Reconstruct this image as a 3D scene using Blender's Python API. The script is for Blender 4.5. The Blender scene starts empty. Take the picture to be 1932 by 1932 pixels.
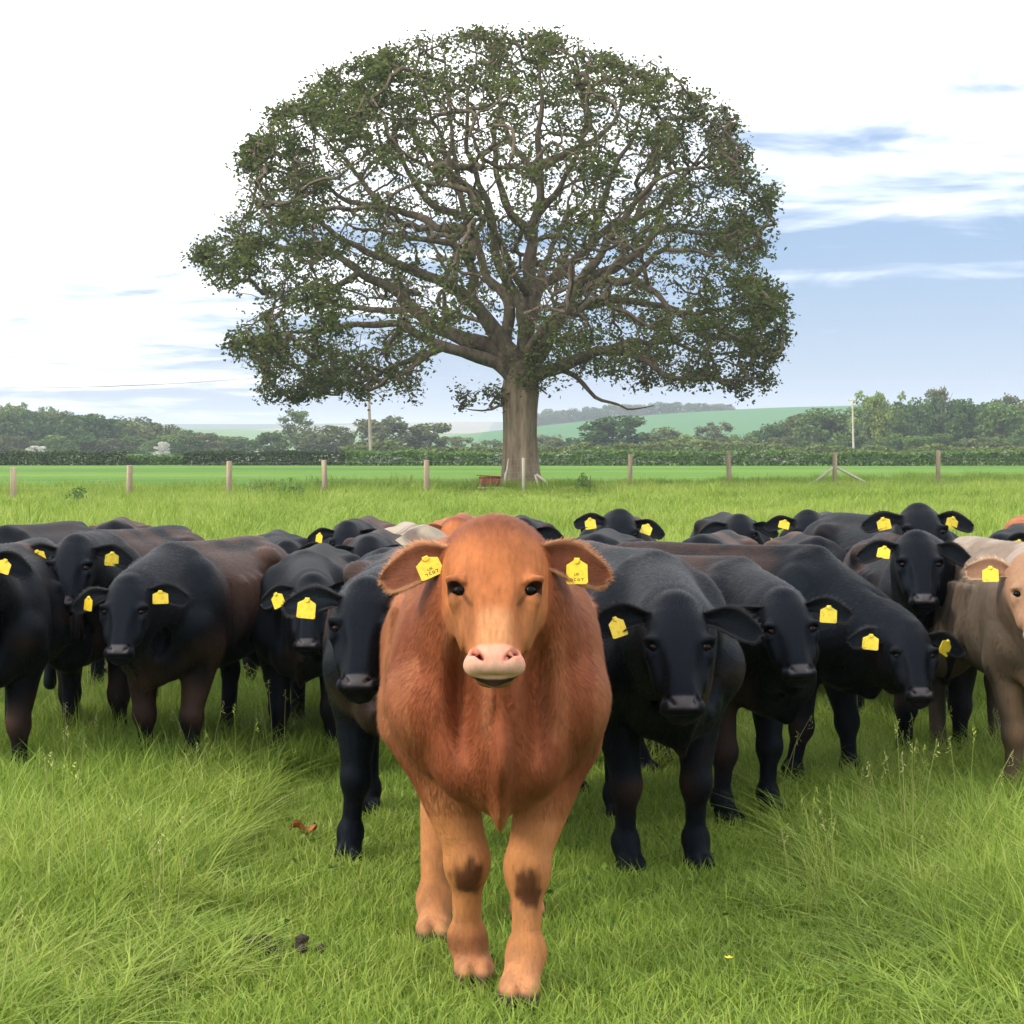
import bpy, bmesh, math, random
import numpy as np
from mathutils import Vector, Matrix
random.seed(7)
rng = np.random.default_rng(7)
scene = bpy.context.scene
COL = scene.collection

# ------------------------------------------------------------------ camera
CAM_H = 1.65          # eye height, metres
F = 3864.0            # focal length in reference pixels (photo taken as 1932 px wide)
HOR = 840.0           # image row of the level horizon
PITCH = math.atan((966.0 - HOR) / F)
cam_data = bpy.data.cameras.new('camera')
cam_data.sensor_width = 36.0
cam_data.sensor_height = 36.0
cam_data.sensor_fit = 'HORIZONTAL'
cam_data.lens = 36.0 * F / 1932.0
cam_data.clip_start = 0.1
cam_data.clip_end = 20000.0
cam = bpy.data.objects.new('camera', cam_data)
COL.objects.link(cam)
cam.location = (0, 0, CAM_H)
cam.rotation_euler = (math.pi / 2 - PITCH, 0, 0)
scene.camera = cam

def px(x, y, d):
    """photo pixel -> world point at distance d (metres along +Y)"""
    xc, yc = (x - 966.0) / F, (966.0 - y) / F
    c, s = math.cos(PITCH), math.sin(PITCH)
    Y = c + yc * s
    Z = -s + yc * c
    return Vector((xc / Y * d, d, CAM_H + Z / Y * d))

# ------------------------------------------------------------------ sky, sun, exposure
SUN_EL, SUN_AZ = math.radians(34), math.radians(-118)   # azimuth from +Y towards +X (left, behind the camera)
sun_dir = Vector((math.sin(SUN_AZ) * math.cos(SUN_EL), math.cos(SUN_AZ) * math.cos(SUN_EL), math.sin(SUN_EL)))
world = bpy.data.worlds.new('World')
scene.world = world
world.use_nodes = True
def build_world():
    nt = world.node_tree
    nt.nodes.clear()
    N = nt.nodes.new
    L = nt.links.new
    out = N('ShaderNodeOutputWorld')
    bg = N('ShaderNodeBackground')
    bg.inputs['Strength'].default_value = 0.1
    L(bg.outputs[0], out.inputs[0])
    sky = N('ShaderNodeTexSky')
    sky.sky_type = 'NISHITA'
    sky.sun_disc = False
    sky.sun_elevation = SUN_EL
    sky.sun_rotation = SUN_AZ
    sky.air_density = 1.0
    sky.dust_density = 0.6
    tc = N('ShaderNodeTexCoord')
    sep = N('ShaderNodeSeparateXYZ')
    L(tc.outputs['Generated'], sep.inputs[0])
    def math_(op, a, b=None, c=None, clamp=False):
        n = N('ShaderNodeMath'); n.operation = op; n.use_clamp = clamp
        for i, v in enumerate((a, b, c)):
            if v is None: continue
            if isinstance(v, (int, float)): n.inputs[i].default_value = v
            else: L(v, n.inputs[i])
        return n.outputs[0]
    # position on a flat cloud deck: direction divided by height, so that clouds stretch out towards the horizon
    z = math_('ADD', math_('MAXIMUM', sep.outputs['Z'], 0.0), 0.085)
    cx = math_('DIVIDE', sep.outputs['X'], z)
    cy = math_('DIVIDE', sep.outputs['Y'], z)
    cv = N('ShaderNodeCombineXYZ')
    L(cx, cv.inputs[0]); L(cy, cv.inputs[1])
    cv.inputs[2].default_value = 3.7
    def noise(scale, detail, rough, loc=(0, 0, 0), sc=(1, 1, 1), dist=0.0, rz=0.0):
        m = N('ShaderNodeMapping')
        m.inputs['Location'].default_value = loc
        m.inputs['Scale'].default_value = sc
        m.inputs['Rotation'].default_value = (0, 0, rz)
        L(cv.outputs[0], m.inputs[0])
        t = N('ShaderNodeTexNoise')
        t.inputs['Scale'].default_value = scale
        t.inputs['Detail'].default_value = detail
        t.inputs['Roughness'].default_value = rough
        t.inputs['Distortion'].default_value = dist
        L(m.outputs[0], t.inputs['Vector'])
        return t.outputs['Fac']
    big = noise(0.35, 3, 0.5, (1.3, 0.4, 0))
    wisp = noise(1.9, 4, 0.62, (4.2, 1.0, 0), (1.0, 1.0, 1), 0.6, 0.5)
    streak = noise(0.95, 4, 0.58, (8.1, 2.0, 0), (0.45, 1.5, 1), 0.4, 0.32)
    # the cloud deck is broken up low down and towards the right-hand side of the valley
    low = math_('SUBTRACT', 1.0, math_('SMOOTH_MIN', 1.0, math_('MULTIPLY', sep.outputs['Z'], SKY_LOW), 0.1))
    right = N('ShaderNodeMapRange')
    right.interpolation_type = 'SMOOTHSTEP'
    for k, v in zip(('From Min', 'From Max', 'To Min', 'To Max'), SKY_RIGHT):
        right.inputs[k].default_value = v
    L(sep.outputs['X'], right.inputs['Value'])
    g = math_('MULTIPLY', low, right.outputs[0])
    g = math_('ADD', g, math_('MULTIPLY', math_('SUBTRACT', wisp, 0.5), SKY_WISP))
    g = math_('ADD', g, math_('MULTIPLY', math_('SUBTRACT', streak, 0.5), SKY_STREAK))
    g = math_('ADD', g, math_('MULTIPLY', math_('SUBTRACT', big, 0.5), 0.15))
    gap = N('ShaderNodeMapRange'); gap.interpolation_type = 'SMOOTHSTEP'
    gap.inputs['From Min'].default_value = 0.26
    gap.inputs['From Max'].default_value = 0.66
    L(g, gap.inputs['Value'])
    # blue-grey distant cloud seen through the gaps = clear sky colour mixed with a blue-grey cloud base
    base = N('ShaderNodeMix'); base.data_type = 'RGBA'
    base.inputs['Factor'].default_value = 0.72
    L(sky.outputs[0], base.inputs['A'])
    base.inputs['B'].default_value = SKY_BLUE
    mix = N('ShaderNodeMix'); mix.data_type = 'RGBA'
    L(gap.outputs[0], mix.inputs['Factor'])
    mix.inputs['A'].default_value = SKY_WHITE
    L(base.outputs['Result'], mix.inputs['B'])
    L(mix.outputs['Result'], bg.inputs['Color'])
SKY_LOW, SKY_RIGHT = 3.7, (-0.30, 0.22, 0.50, 1.02)
SKY_WISP, SKY_STREAK = 0.62, 0.72
SKY_WHITE = (13.5, 13.6, 13.8, 1)
SKY_BLUE = (1.45, 2.45, 4.6, 1)
build_world()
sun_data = bpy.data.lights.new('sun', 'SUN')
sun_data.energy = 2.0
sun_data.angle = math.radians(12)
sun_data.color = (1.0, 0.93, 0.82)
sun = bpy.data.objects.new('sun', sun_data)
COL.objects.link(sun)
sun.location = (-30, -20, 40)
sun.rotation_euler = sun_dir.to_track_quat('Z', 'Y').to_euler()
vs = scene.view_settings
vs.view_transform = 'Standard'
vs.look = 'None'
vs.exposure = 0.68
vs.gamma = 1.0
vs.use_curve_mapping = False
scene.cycles.use_denoising = True
scene.cycles.max_bounces = 5
scene.cycles.diffuse_bounces = 3
scene.cycles.glossy_bounces = 2
scene.cycles.transmission_bounces = 3
scene.cycles.volume_bounces = 0
scene.cycles.use_light_tree = False
scene.cycles.adaptive_threshold = 0.02
scene.cycles.transparent_max_bounces = 8

# ------------------------------------------------------------------ helpers
def tag(o, label=None, cat=None, group=None, kind=None):
    if label: o['label'] = label
    if cat: o['category'] = cat
    if group: o['group'] = group
    if kind: o['kind'] = kind
    return o

def empty(name, loc=(0, 0, 0), rz=0.0):
    o = bpy.data.objects.new(name, None)
    o.empty_display_size = 0.2
    o.location = loc
    o.rotation_euler = (0, 0, rz)
    COL.objects.link(o)
    return o

def link_mesh(name, me, mat=None, parent=None):
    o = bpy.data.objects.new(name, me)
    COL.objects.link(o)
    if mat is not None:
        me.materials.append(mat)
    if parent is not None:
        o.parent = parent
    return o

def mesh_np(name, verts, faces, smooth=True, colors=None, attr='coat'):
    """mesh from numpy arrays; faces (n,3) or (n,4)"""
    me = bpy.data.meshes.new(name)
    V = np.asarray(verts, dtype=np.float32)
    Fa = np.asarray(faces, dtype=np.int32)
    n, k = Fa.shape
    me.vertices.add(len(V)); me.vertices.foreach_set('co', V.ravel())
    me.loops.add(n * k); me.loops.foreach_set('vertex_index', Fa.ravel())
    me.polygons.add(n)
    me.polygons.foreach_set('loop_start', np.arange(0, n * k, k, dtype=np.int32))
    me.update(calc_edges=True)
    if smooth:
        me.polygons.foreach_set('use_smooth', np.ones(n, dtype=bool))
    if colors is not None:
        a = me.color_attributes.new(attr, 'FLOAT_COLOR', 'POINT')
        c = np.ones((len(V), 4), dtype=np.float32); c[:, :3] = colors
        a.data.foreach_set('color', c.ravel())
    me.update()
    return me

def new_mat(name):
    m = bpy.data.materials.new(name)
    m.use_nodes = True
    nt = m.node_tree
    return m, nt, nt.nodes['Principled BSDF']

def ramp(nt, fac, stops):
    r = nt.nodes.new('ShaderNodeValToRGB')
    els = r.color_ramp.elements
    while len(els) < len(stops): els.new(0.5)
    for e, (p, c) in zip(els, stops):
        e.position = p; e.color = (*c, 1)
    nt.links.new(fac, r.inputs[0])
    return r.outputs[0]

def noise_tex(nt, scale, detail=4, rough=0.55, coord='Object', sc=(1, 1, 1)):
    t = nt.nodes.new('ShaderNodeTexCoord')
    m = nt.nodes.new('ShaderNodeMapping')
    m.inputs['Scale'].default_value = sc
    n = nt.nodes.new('ShaderNodeTexNoise')
    n.inputs['Scale'].default_value = scale
    n.inputs['Detail'].default_value = detail
    n.inputs['Roughness'].default_value = rough
    nt.links.new(t.outputs[coord], m.inputs[0])
    nt.links.new(m.outputs[0], n.inputs['Vector'])
    return n.outputs['Fac']

def bump(nt, bsdf, height, strength=0.3, dist=0.01):
    b = nt.nodes.new('ShaderNodeBump')
    b.inputs['Strength'].default_value = strength
    b.inputs['Distance'].default_value = dist
    nt.links.new(height, b.inputs['Height'])
    nt.links.new(b.outputs[0], bsdf.inputs['Normal'])

def mix_col(nt, a, b, fac, mode='MIX'):
    m = nt.nodes.new('ShaderNodeMix'); m.data_type = 'RGBA'; m.blend_type = mode
    for key, v in (('A', a), ('B', b), ('Factor', fac)):
        s = m.inputs[key]
        if isinstance(v, (int, float)): s.default_value = v
        elif isinstance(v, tuple): s.default_value = (*v, 1)
        else: nt.links.new(v, s)
    return m.outputs['Result']

def smooth01(a, b, x):
    t = np.clip((x - a) / (b - a), 0, 1)
    return t * t * (3 - 2 * t)

def vnoise(P, freq, seed=0):
    """cheap smooth 3-D value noise, 0..1"""
    Q = np.asarray(P) * freq + seed * 17.13
    i = np.floor(Q).astype(np.int64); f = Q - i; f = f * f * (3 - 2 * f)
    def h(a, b, c):
        n = (a * 374761393 + b * 668265263 + c * 1274126177 + seed * 974711) & 0x7fffffff
        n = ((n ^ (n >> 13)) * 1103515245) & 0x7fffffff
        return ((n ^ (n >> 16)) & 0xffff) / 65535.0
    r = 0
    for dx in (0, 1):
        for dy in (0, 1):
            for dz in (0, 1):
                w = (f[:, 0] if dx else 1 - f[:, 0]) * (f[:, 1] if dy else 1 - f[:, 1]) * (f[:, 2] if dz else 1 - f[:, 2])
                r = r + w * h(i[:, 0] + dx, i[:, 1] + dy, i[:, 2] + dz)
    return r
# ------------------------------------------------------------------ implicit surfaces -> one continuous mesh
def smin(a, b, k):
    h = np.maximum(k - np.abs(a - b), 0) / k
    return np.minimum(a, b) - h * h * k * 0.25

def smax(a, b, k):
    return -smin(-a, -b, k)

class Prim:
    def __init__(self, fn, lo, hi, k, op='add'):
        self.fn, self.k, self.op = fn, k, op
        m = k * 1.0 + 0.03
        self.lo, self.hi = np.asarray(lo) - m, np.asarray(hi) + m

def p_cone(a, b, ra, rb, k=0.05, sy=1.0, op='add'):
    """tapered rounded limb between two joints; sy < 1 flattens it sideways (body y)"""
    a = np.array(a, float); b = np.array(b, float)
    S = np.array([1, 1 / sy, 1])
    a2, b2 = a * S, b * S
    ab = b2 - a2; L2 = float(ab @ ab)
    def fn(P):
        Q = P * S
        t = np.clip(((Q - a2) @ ab) / L2, 0, 1)
        d = np.linalg.norm(Q - a2 - t[:, None] * ab, axis=1) - (ra + (rb - ra) * t)
        return d * min(1.0, sy ** 0.5)
    r = max(ra, rb)
    return Prim(fn, np.minimum(a, b) - r, np.maximum(a, b) + r, k, op)

def p_ell(c, r, k=0.05, R=None, op='add'):
    """ellipsoid, R rows = its axes"""
    c = np.array(c, float); r = np.array(r, float)
    R = np.eye(3) if R is None else np.array(R, float)
    def fn(P):
        Q = (P - c) @ R.T
        k0 = np.linalg.norm(Q / r, axis=1); k1 = np.linalg.norm(Q / (r * r), axis=1) + 1e-9
        return k0 * (k0 - 1) / k1
    ext = np.sqrt(((R * r[:, None]) ** 2).sum(0))
    return Prim(fn, c - ext, c + ext, k, op)

class Prof:
    """smooth profile curve through stations"""
    def __init__(self, xs, ys, n=240, sm=9):
        self.x = np.linspace(xs[0], xs[-1], n)
        y = np.interp(self.x, xs, ys)
        for _ in range(2):
            yp = np.pad(y, sm, mode='edge')
            y = np.convolve(yp, np.ones(2 * sm + 1) / (2 * sm + 1), 'valid')
        self.y = y
    def __call__(self, x):
        return np.interp(x, self.x, self.y)

def field_index(P, prims):
    x, y, z = (np.ascontiguousarray(P[:, i]) for i in range(3))
    out = []
    for p in prims:
        c = np.nonzero((x > p.lo[0]) & (x < p.hi[0]))[0]
        yy, zz = y[c], z[c]
        out.append(c[(yy > p.lo[1]) & (yy < p.hi[1]) & (zz > p.lo[2]) & (zz < p.hi[2])])
    return out

def field(P, prims, index):
    f = np.full(len(P), 1.0)
    for p, m in zip(prims, index):
        if not len(m): continue
        d = p.fn(P[m])
        f[m] = smin(f[m], d, p.k) if p.op == 'add' else smax(f[m], -d, p.k)
    return f

def field_grid(prims, h):
    lo = np.min([p.lo for p in prims if p.op == 'add'], axis=0) - 2 * h
    hi = np.max([p.hi for p in prims if p.op == 'add'], axis=0) + 2 * h
    n = np.ceil((hi - lo) / h).astype(int) + 1
    G = np.full(n, 1.0)
    ax = [lo[i] + h * np.arange(n[i]) for i in range(3)]
    for p in prims:
        s = [slice(max(0, int((p.lo[i] - lo[i]) / h)), min(n[i], int((p.hi[i] - lo[i]) / h) + 2)) for i in range(3)]
        X, Y, Z = np.meshgrid(ax[0][s[0]], ax[1][s[1]], ax[2][s[2]], indexing='ij')
        P = np.stack([X.ravel(), Y.ravel(), Z.ravel()], 1)
        d = p.fn(P).reshape(X.shape)
        sub = G[s[0], s[1], s[2]]
        G[s[0], s[1], s[2]] = smin(sub, d, p.k) if p.op == 'add' else smax(sub, -d, p.k)
    return G, lo

def surface_nets(G, lo, h):
    S = G < 0
    nx, ny, nz = G.shape
    c = [S[i:nx - 1 + i, j:ny - 1 + j, k:nz - 1 + k] for i in (0, 1) for j in (0, 1) for k in (0, 1)]
    tot = sum(x.astype(np.int8) for x in c)
    act = (tot > 0) & (tot < 8)
    I, J, K = np.nonzero(act)
    idx = np.full(act.shape, -1, np.int64); idx[I, J, K] = np.arange(len(I))
    acc = np.zeros((len(I), 3)); cnt = np.zeros(len(I))
    cor = [(i, j, k) for i in (0, 1) for j in (0, 1) for k in (0, 1)]
    for a in cor:
        for axn in range(3):
            if a[axn]: continue
            b = list(a); b[axn] = 1
            fa = G[I + a[0], J + a[1], K + a[2]]; fb = G[I + b[0], J + b[1], K + b[2]]
            m = (fa < 0) != (fb < 0)
            t = np.where(m, fa / np.where(m, fa - fb, 1), 0)
            p = np.array(a, float)[None, :].repeat(len(I), 0); p[:, axn] += t
            acc[m] += p[m]; cnt[m] += 1
    V = lo + h * (np.stack([I, J, K], 1) + acc / cnt[:, None])
    quads = []
    for axn in range(3):
        o1, o2 = (axn + 1) % 3, (axn + 2) % 3
        A = S.take(range(0, S.shape[axn] - 1), axn); B = S.take(range(1, S.shape[axn]), axn)
        E = np.nonzero(A != B)
        E = np.stack(E, 1)
        ok = (E[:, o1] > 0) & (E[:, o2] > 0) & (E[:, o1] < G.shape[o1] - 1) & (E[:, o2] < G.shape[o2] - 1)
        E = E[ok]
        ins = S[E[:, 0], E[:, 1], E[:, 2]]
        q = []
        for d1, d2 in ((1, 1), (0, 1), (0, 0), (1, 0)):
            cc = E.copy(); cc[:, o1] -= d1; cc[:, o2] -= d2
            q.append(idx[cc[:, 0], cc[:, 1], cc[:, 2]])
        q = np.stack(q, 1)
        q[~ins] = q[~ins][:, ::-1]
        quads.append(q)
    return V, np.concatenate(quads)

def project(V, prims, iters, lim, e=0.002):
    index = field_index(V, prims)
    for _ in range(iters):
        f = field(V, prims, index)
        g = np.stack([field(V + np.eye(3)[i] * e, prims, index) - f for i in range(3)], 1) / e
        n2 = (g * g).sum(1) + 1e-6
        step = -(f / n2)[:, None] * g
        L = np.linalg.norm(step, axis=1)
        step *= np.minimum(1, lim / np.maximum(L, 1e-9))[:, None]
        V = V + step
    return V

def subdiv_region(V, Q, mask_fn, prims, lim):
    """one quad subdivision of the faces inside a region (fan transition outside), then back onto the surface"""
    bm = bmesh.new()
    bm.from_mesh(mesh_np('work', V, Q, False))
    bm.verts.ensure_lookup_table()
    inside = mask_fn(V)
    bm.verts.index_update()
    edges = [e for e in bm.edges if inside[e.verts[0].index] and inside[e.verts[1].index]]
    bmesh.ops.subdivide_edges(bm, edges=edges, cuts=1, use_grid_fill=True)
    bmesh.ops.triangulate(bm, faces=[f for f in bm.faces if len(f.verts) != 3])
    me = bpy.data.meshes.new('work')
    bm.to_mesh(me); bm.free()
    V2 = np.empty(len(me.vertices) * 3); me.vertices.foreach_get('co', V2); V2 = V2.reshape(-1, 3)
    T = np.empty(len(me.loops), np.int32); me.loops.foreach_get('vertex_index', T); T = T.reshape(-1, 3)
    m = mask_fn(V2)
    V2[m] = project(V2[m], prims, 2, lim)
    return V2, T
# ------------------------------------------------------------------ cattle
def make_hide(name, streak=0.25, spec=0.07, tint=None):
    m, nt, b = new_mat(name)
    a = nt.nodes.new('ShaderNodeAttribute'); a.attribute_name = 'coat'
    n1 = noise_tex(nt, 9.0, 5, 0.6)
    n2 = noise_tex(nt, 85.0, 5, 0.7, sc=(1, 1, 0.2))
    v = nt.nodes.new('ShaderNodeMath'); v.operation = 'MULTIPLY_ADD'
    nt.links.new(n1, v.inputs[0]); v.inputs[1].default_value = 0.55; v.inputs[2].default_value = 0.72
    v2 = nt.nodes.new('ShaderNodeMath'); v2.operation = 'MULTIPLY_ADD'
    nt.links.new(n2, v2.inputs[0]); v2.inputs[1].default_value = 0.6; v2.inputs[2].default_value = 0.70
    vm = nt.nodes.new('ShaderNodeMath'); vm.operation = 'MULTIPLY'
    nt.links.new(v.outputs[0], vm.inputs[0]); nt.links.new(v2.outputs[0], vm.inputs[1])
    sc = nt.nodes.new('ShaderNodeVectorMath'); sc.operation = 'SCALE'
    nt.links.new(a.outputs['Color'], sc.inputs[0]); nt.links.new(vm.outputs[0], sc.inputs['Scale'])
    nt.links.new(sc.outputs[0], b.inputs['Base Color'])
    nt.links.new(a.outputs['Alpha'], b.inputs['Roughness'])
    b.inputs['Specular IOR Level'].default_value = spec
    if tint: b.inputs['Specular Tint'].default_value = (*tint, 1)
    bump(nt, b, n2, streak, 0.006)
    return m
def make_plain(name, col, rough=0.5, spec=0.5):
    m, nt, b = new_mat(name)
    n = noise_tex(nt, 40.0, 3)
    c = mix_col(nt, tuple(x * 0.8 for x in col), tuple(min(1, x * 1.15) for x in col), n)
    nt.links.new(c, b.inputs['Base Color'])
    b.inputs['Roughness'].default_value = rough
    b.inputs['Specular IOR Level'].default_value = spec
    return m
M_HIDE = make_hide('cattle_hide')
M_HIDE_BLACK = make_hide('black_cattle_hide', 0.5, 0.12, (0.50, 0.71, 1.0))  # blue sheen of the sky put into the specular tint
M_FUR = None
def make_fur(name, spec, tint=None):
    m, nt, b = new_mat(name)
    if tint: b.inputs['Specular Tint'].default_value = (*tint, 1)
    a = nt.nodes.new('ShaderNodeAttribute'); a.attribute_name = 'coat'
    nt.links.new(a.outputs['Color'], b.inputs['Base Color'])
    nt.links.new(a.outputs['Alpha'], b.inputs['Roughness'])
    b.inputs['Specular IOR Level'].default_value = spec
    return m
M_FUR = make_fur('cattle_fur', 0.14)
M_FUR_BLACK = make_fur('black_cattle_fur', 0.24, (0.46, 0.68, 1.0))  # fur glints tinted blue as if reflecting the sky
M_EYE = make_plain('eye_dark', (0.005, 0.003, 0.002), 0.18, 0.10)
def tag_mat():
    m, nt, b = new_mat('tag_yellow_plastic')
    oi = nt.nodes.new('ShaderNodeObjectInfo')
    n = noise_tex(nt, 60.0, 5, 0.7)
    col = mix_col(nt, (0.74, 0.50, 0.010), (0.80, 0.62, 0.05), oi.outputs['Random'])
    col = mix_col(nt, col, (0.34, 0.22, 0.03), ramp(nt, n, [(0.5, (0, 0, 0)), (0.75, (0.75, 0.75, 0.75))]))
    nt.links.new(col, b.inputs['Base Color']); b.inputs['Roughness'].default_value = 0.45
    return m
M_TAG = tag_mat()
M_PRINT = make_plain('tag_print', (0.12, 0.08, 0.01), 0.7)

TORSO_X = [-1.36, -1.31, -1.22, -1.10, -0.95, -0.75, -0.52, -0.28, -0.08, 0.06, 0.17, 0.26, 0.32]
TORSO_T = [1.10, 1.17, 1.215, 1.235, 1.235, 1.22, 1.215, 1.225, 1.24, 1.21, 1.12, 1.00, 0.90]
TORSO_B = [1.02, 0.93, 0.82, 0.74, 0.66, 0.595, 0.555, 0.55, 0.555, 0.565, 0.60, 0.67, 0.74]
TORSO_W = [0.02, 0.13, 0.215, 0.262, 0.295, 0.335, 0.350, 0.325, 0.285, 0.265, 0.225, 0.16, 0.08]
HEAD_U = [-0.055, -0.035, 0.0, 0.05, 0.10, 0.16, 0.22, 0.28, 0.34, 0.40, 0.43, 0.46, 0.485, 0.505, 0.517]
HEAD_W = [0.015, 0.046, 0.068, 0.099, 0.117, 0.121, 0.114, 0.096, 0.081, 0.075, 0.077, 0.079, 0.077, 0.065, 0.045]
HEAD_F = [-0.06, -0.028, 0.000, 0.030, 0.043, 0.046, 0.046, 0.044, 0.042, 0.041, 0.039, 0.030, 0.014, -0.008, -0.03]
HEAD_B = [-0.10, -0.13, -0.15, -0.17, -0.185, -0.20, -0.205, -0.19, -0.155, -0.125, -0.114, -0.106, -0.098, -0.090, -0.075]

def cow_prims(H, U, Vv, W, hs, legs, belly, neck_f, shoulder=1.0, knock=0.012, face_len=0.88, face_wid=1.0):
    pr = []
    Tt, Tb = Prof(TORSO_X, TORSO_T), Prof(TORSO_X, TORSO_B)
    Tw = Prof(TORSO_X, [w * (1 + (belly - 1) * math.exp(-((x + 0.5) / 0.45) ** 2)) for x, w in zip(TORSO_X, TORSO_W)], sm=7)
    def torso(P):
        x = P[:, 0]
        t, b, w = Tt(x), Tb(x), np.maximum(Tw(x), 0.01)
        c, hh = (t + b) / 2, np.maximum((t - b) / 2, 0.01)
        dz = (P[:, 2] - c) / hh
        we = w * (1 - 0.17 * np.clip(dz, 0, 1) - 0.15 * np.clip(-dz, 0, 1) ** 2)
        q = (np.abs(P[:, 1] / we) ** 2.25 + np.abs(dz) ** 2.25) ** (1 / 2.25)
        d = (q - 1) * np.minimum(we, hh)
        ex = np.maximum(np.maximum(x - 0.32, -1.36 - x), 0)
        return d + ex
    pr.append(Prim(torso, (-1.38, -0.5, 0.40), (0.34, 0.5, 1.30), 0.05))
    # spine, hips, tail head, tail
    pr.append(p_cone((-0.02, 0, 1.222), (-1.22, 0, 1.205), 0.036, 0.042, 0.09))
    for s in (-1, 1):
        pr.append(p_ell((-0.86, s * 0.215, 1.150), (0.075, 0.055, 0.055), 0.08))
        pr.append(p_cone((-0.06, s * 0.10, 1.19), (0.08, s * 0.215, 0.88), 0.03, 0.04, 0.07))
        pr.append(p_ell((-1.24, s * 0.09, 1.10), (0.07, 0.05, 0.06), 0.08))
    for a, b, ra, rb in (((-1.25, 0, 1.19), (-1.36, 0, 1.08), 0.05, 0.032), ((-1.36, 0, 1.08), (-1.385, 0, 0.65), 0.030, 0.018), ((-1.385, 0, 0.65), (-1.37, 0, 0.40), 0.02, 0.04)):
        pr.append(p_cone(a, b, ra, rb, 0.04))
    # brisket and breast
    pr.append(p_ell((0.20, 0, 0.65), (0.14, 0.10, 0.13), 0.10))
    for s in (-1, 1):
        pr.append(p_ell((0.18, s * 0.100, 0.70), (0.13, 0.085, 0.14), 0.04))
    # neck
    T0, B0 = np.array((-0.06, 0, 1.10)), np.array((0.24, 0, 0.74))
    T1 = H + 0.025 * U - 0.09 * W * hs
    B1 = H + 0.13 * U * hs - 0.15 * W * hs
    M0, M1 = (T0 + B0) / 2, (T1 + B1) / 2
    Tc = (T0 + T1) / 2 + np.array((0.02, 0, 0.04 + 0.25 * min(0.0, H[2] - 1.12))); Bc = (B0 + B1) / 2 + np.array((0.02, 0, -0.03)); Mc = (M0 + M1) / 2
    def bez(a, b, c, t): return (1 - t) ** 2 * a + 2 * t * (1 - t) * b + t * t * c
    n = 7
    for i in range(n):
        t0, t1 = i / n, (i + 1) / n
        for (a, b, c, r0, r1) in ((T0, Tc, T1, 0.13, 0.068), (M0, Mc, M1, 0.225, 0.115), (B0, Bc, B1, 0.15, 0.075)):
            pr.append(p_cone(bez(a, b, c, t0), bez(a, b, c, t1), (r0 + (r1 - r0) * t0) * neck_f, (r0 + (r1 - r0) * t1) * neck_f, 0.09))
    # dewlap: a thin fold from throat to brisket
    D = [B1 + np.array((-0.09, 0, -0.04)), bez(B1, Bc, B0, 0.5) + np.array((0.05, 0, -0.10)), np.array((0.375, 0, 0.72)), np.array((0.285, 0, 0.555))]
    for i, (ra, rb) in enumerate(((0.05, 0.07), (0.07, 0.085), (0.085, 0.06))):
        pr.append(p_cone(D[i], D[i + 1], ra, rb, 0.03, sy=0.36))
    for sg in (-1, 1):
        pr.append(p_ell((0.37, sg * 0.105, 0.86), (0.10, 0.040, 0.16), 0.08, op='sub'))
        pr.append(p_ell((0.19, sg * 0.20, 0.82), (0.085, 0.070, 0.10), 0.06))
        pr.append(p_ell((-0.72, sg * 0.33, 1.06), (0.14, 0.08, 0.09), 0.07, op='sub'))     # hollow of the flank
        pr.append(p_ell((-0.21, sg * 0.34, 0.92), (0.04, 0.07, 0.24), 0.06, op='sub'))     # crease behind the shoulder
        pr.append(p_ell((-0.93, sg * 0.36, 0.80), (0.03, 0.07, 0.20), 0.07, op='sub'))      # crease before the thigh
        for q in range(4):                                                               # ribs
            pr.append(p_cone((-0.32 - 0.11 * q, sg * 0.285, 1.04), (-0.40 - 0.11 * q, sg * 0.315, 0.74), 0.020, 0.020, 0.05))
    # legs
    J = {}
    for key, s in (('fl', 1), ('fr', -1)):
        dx, dy, lift = legs[key]
        foot = np.array((0.02 + dx, s * 0.15 + dy, lift))
        top = np.array((-0.02, s * 0.175, 0.68))
        t = 0.49
        knee = top + (foot - top) * t + np.array((0.025, -s * knock, 0))
        fet = top + (foot - top) * 0.82 + np.array((-0.005, 0, 0))
        R = np.array(((0.95, 0, 0.3), (0, 1, 0), (-0.3, 0, 0.95)))
        pr.append(p_ell((0.03, s * 0.185 * shoulder, 0.90), (0.15, 0.105, 0.28), 0.07, R))
        pr.append(p_cone((0.13, s * 0.195 * shoulder, 0.82), top + np.array((0, s * 0.010, 0.04)), 0.105, 0.108, 0.06))
        pr.append(p_cone(top, knee + np.array((0, 0, 0.03)), 0.104, 0.058, 0.05))
        pr.append(p_ell(knee, (0.068, 0.066, 0.078), 0.025))
        pr.append(p_cone(knee, fet, 0.045, 0.039, 0.03))
        pr.append(p_ell(fet + np.array((0, 0, 0.0)), (0.052, 0.053, 0.056), 0.025))
        pr.append(p_cone(fet, foot + np.array((0.03, 0, 0.045)), 0.047, 0.054, 0.03))
        for q in (-1, 1):
            pr.append(p_ell(foot + np.array((0.045, q * 0.026, 0.032)), (0.072, 0.032, 0.05), 0.012))
        J[key] = (top, knee, fet, foot)
    for key, s in (('hl', 1), ('hr', -1)):
        dx, dy, lift = legs[key]
        foot = np.array((-1.10 + dx, s * 0.165 + dy, lift))
        stif = np.array((-0.84 + dx * 0.25, s * 0.22, 0.66))
        hock = np.array((-1.17 + dx * 0.75, s * 0.165 + dy * 0.7, 0.47 + lift * 0.7))
        fet = hock + (foot - hock) * 0.76 + np.array((-0.01, 0, 0))
        pr.append(p_ell((-1.04, s * 0.145, 0.93), (0.22, 0.145, 0.28), 0.07))
        pr.append(p_cone((-1.0, s * 0.175, 0.86), stif, 0.185, 0.125, 0.07))
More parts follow.
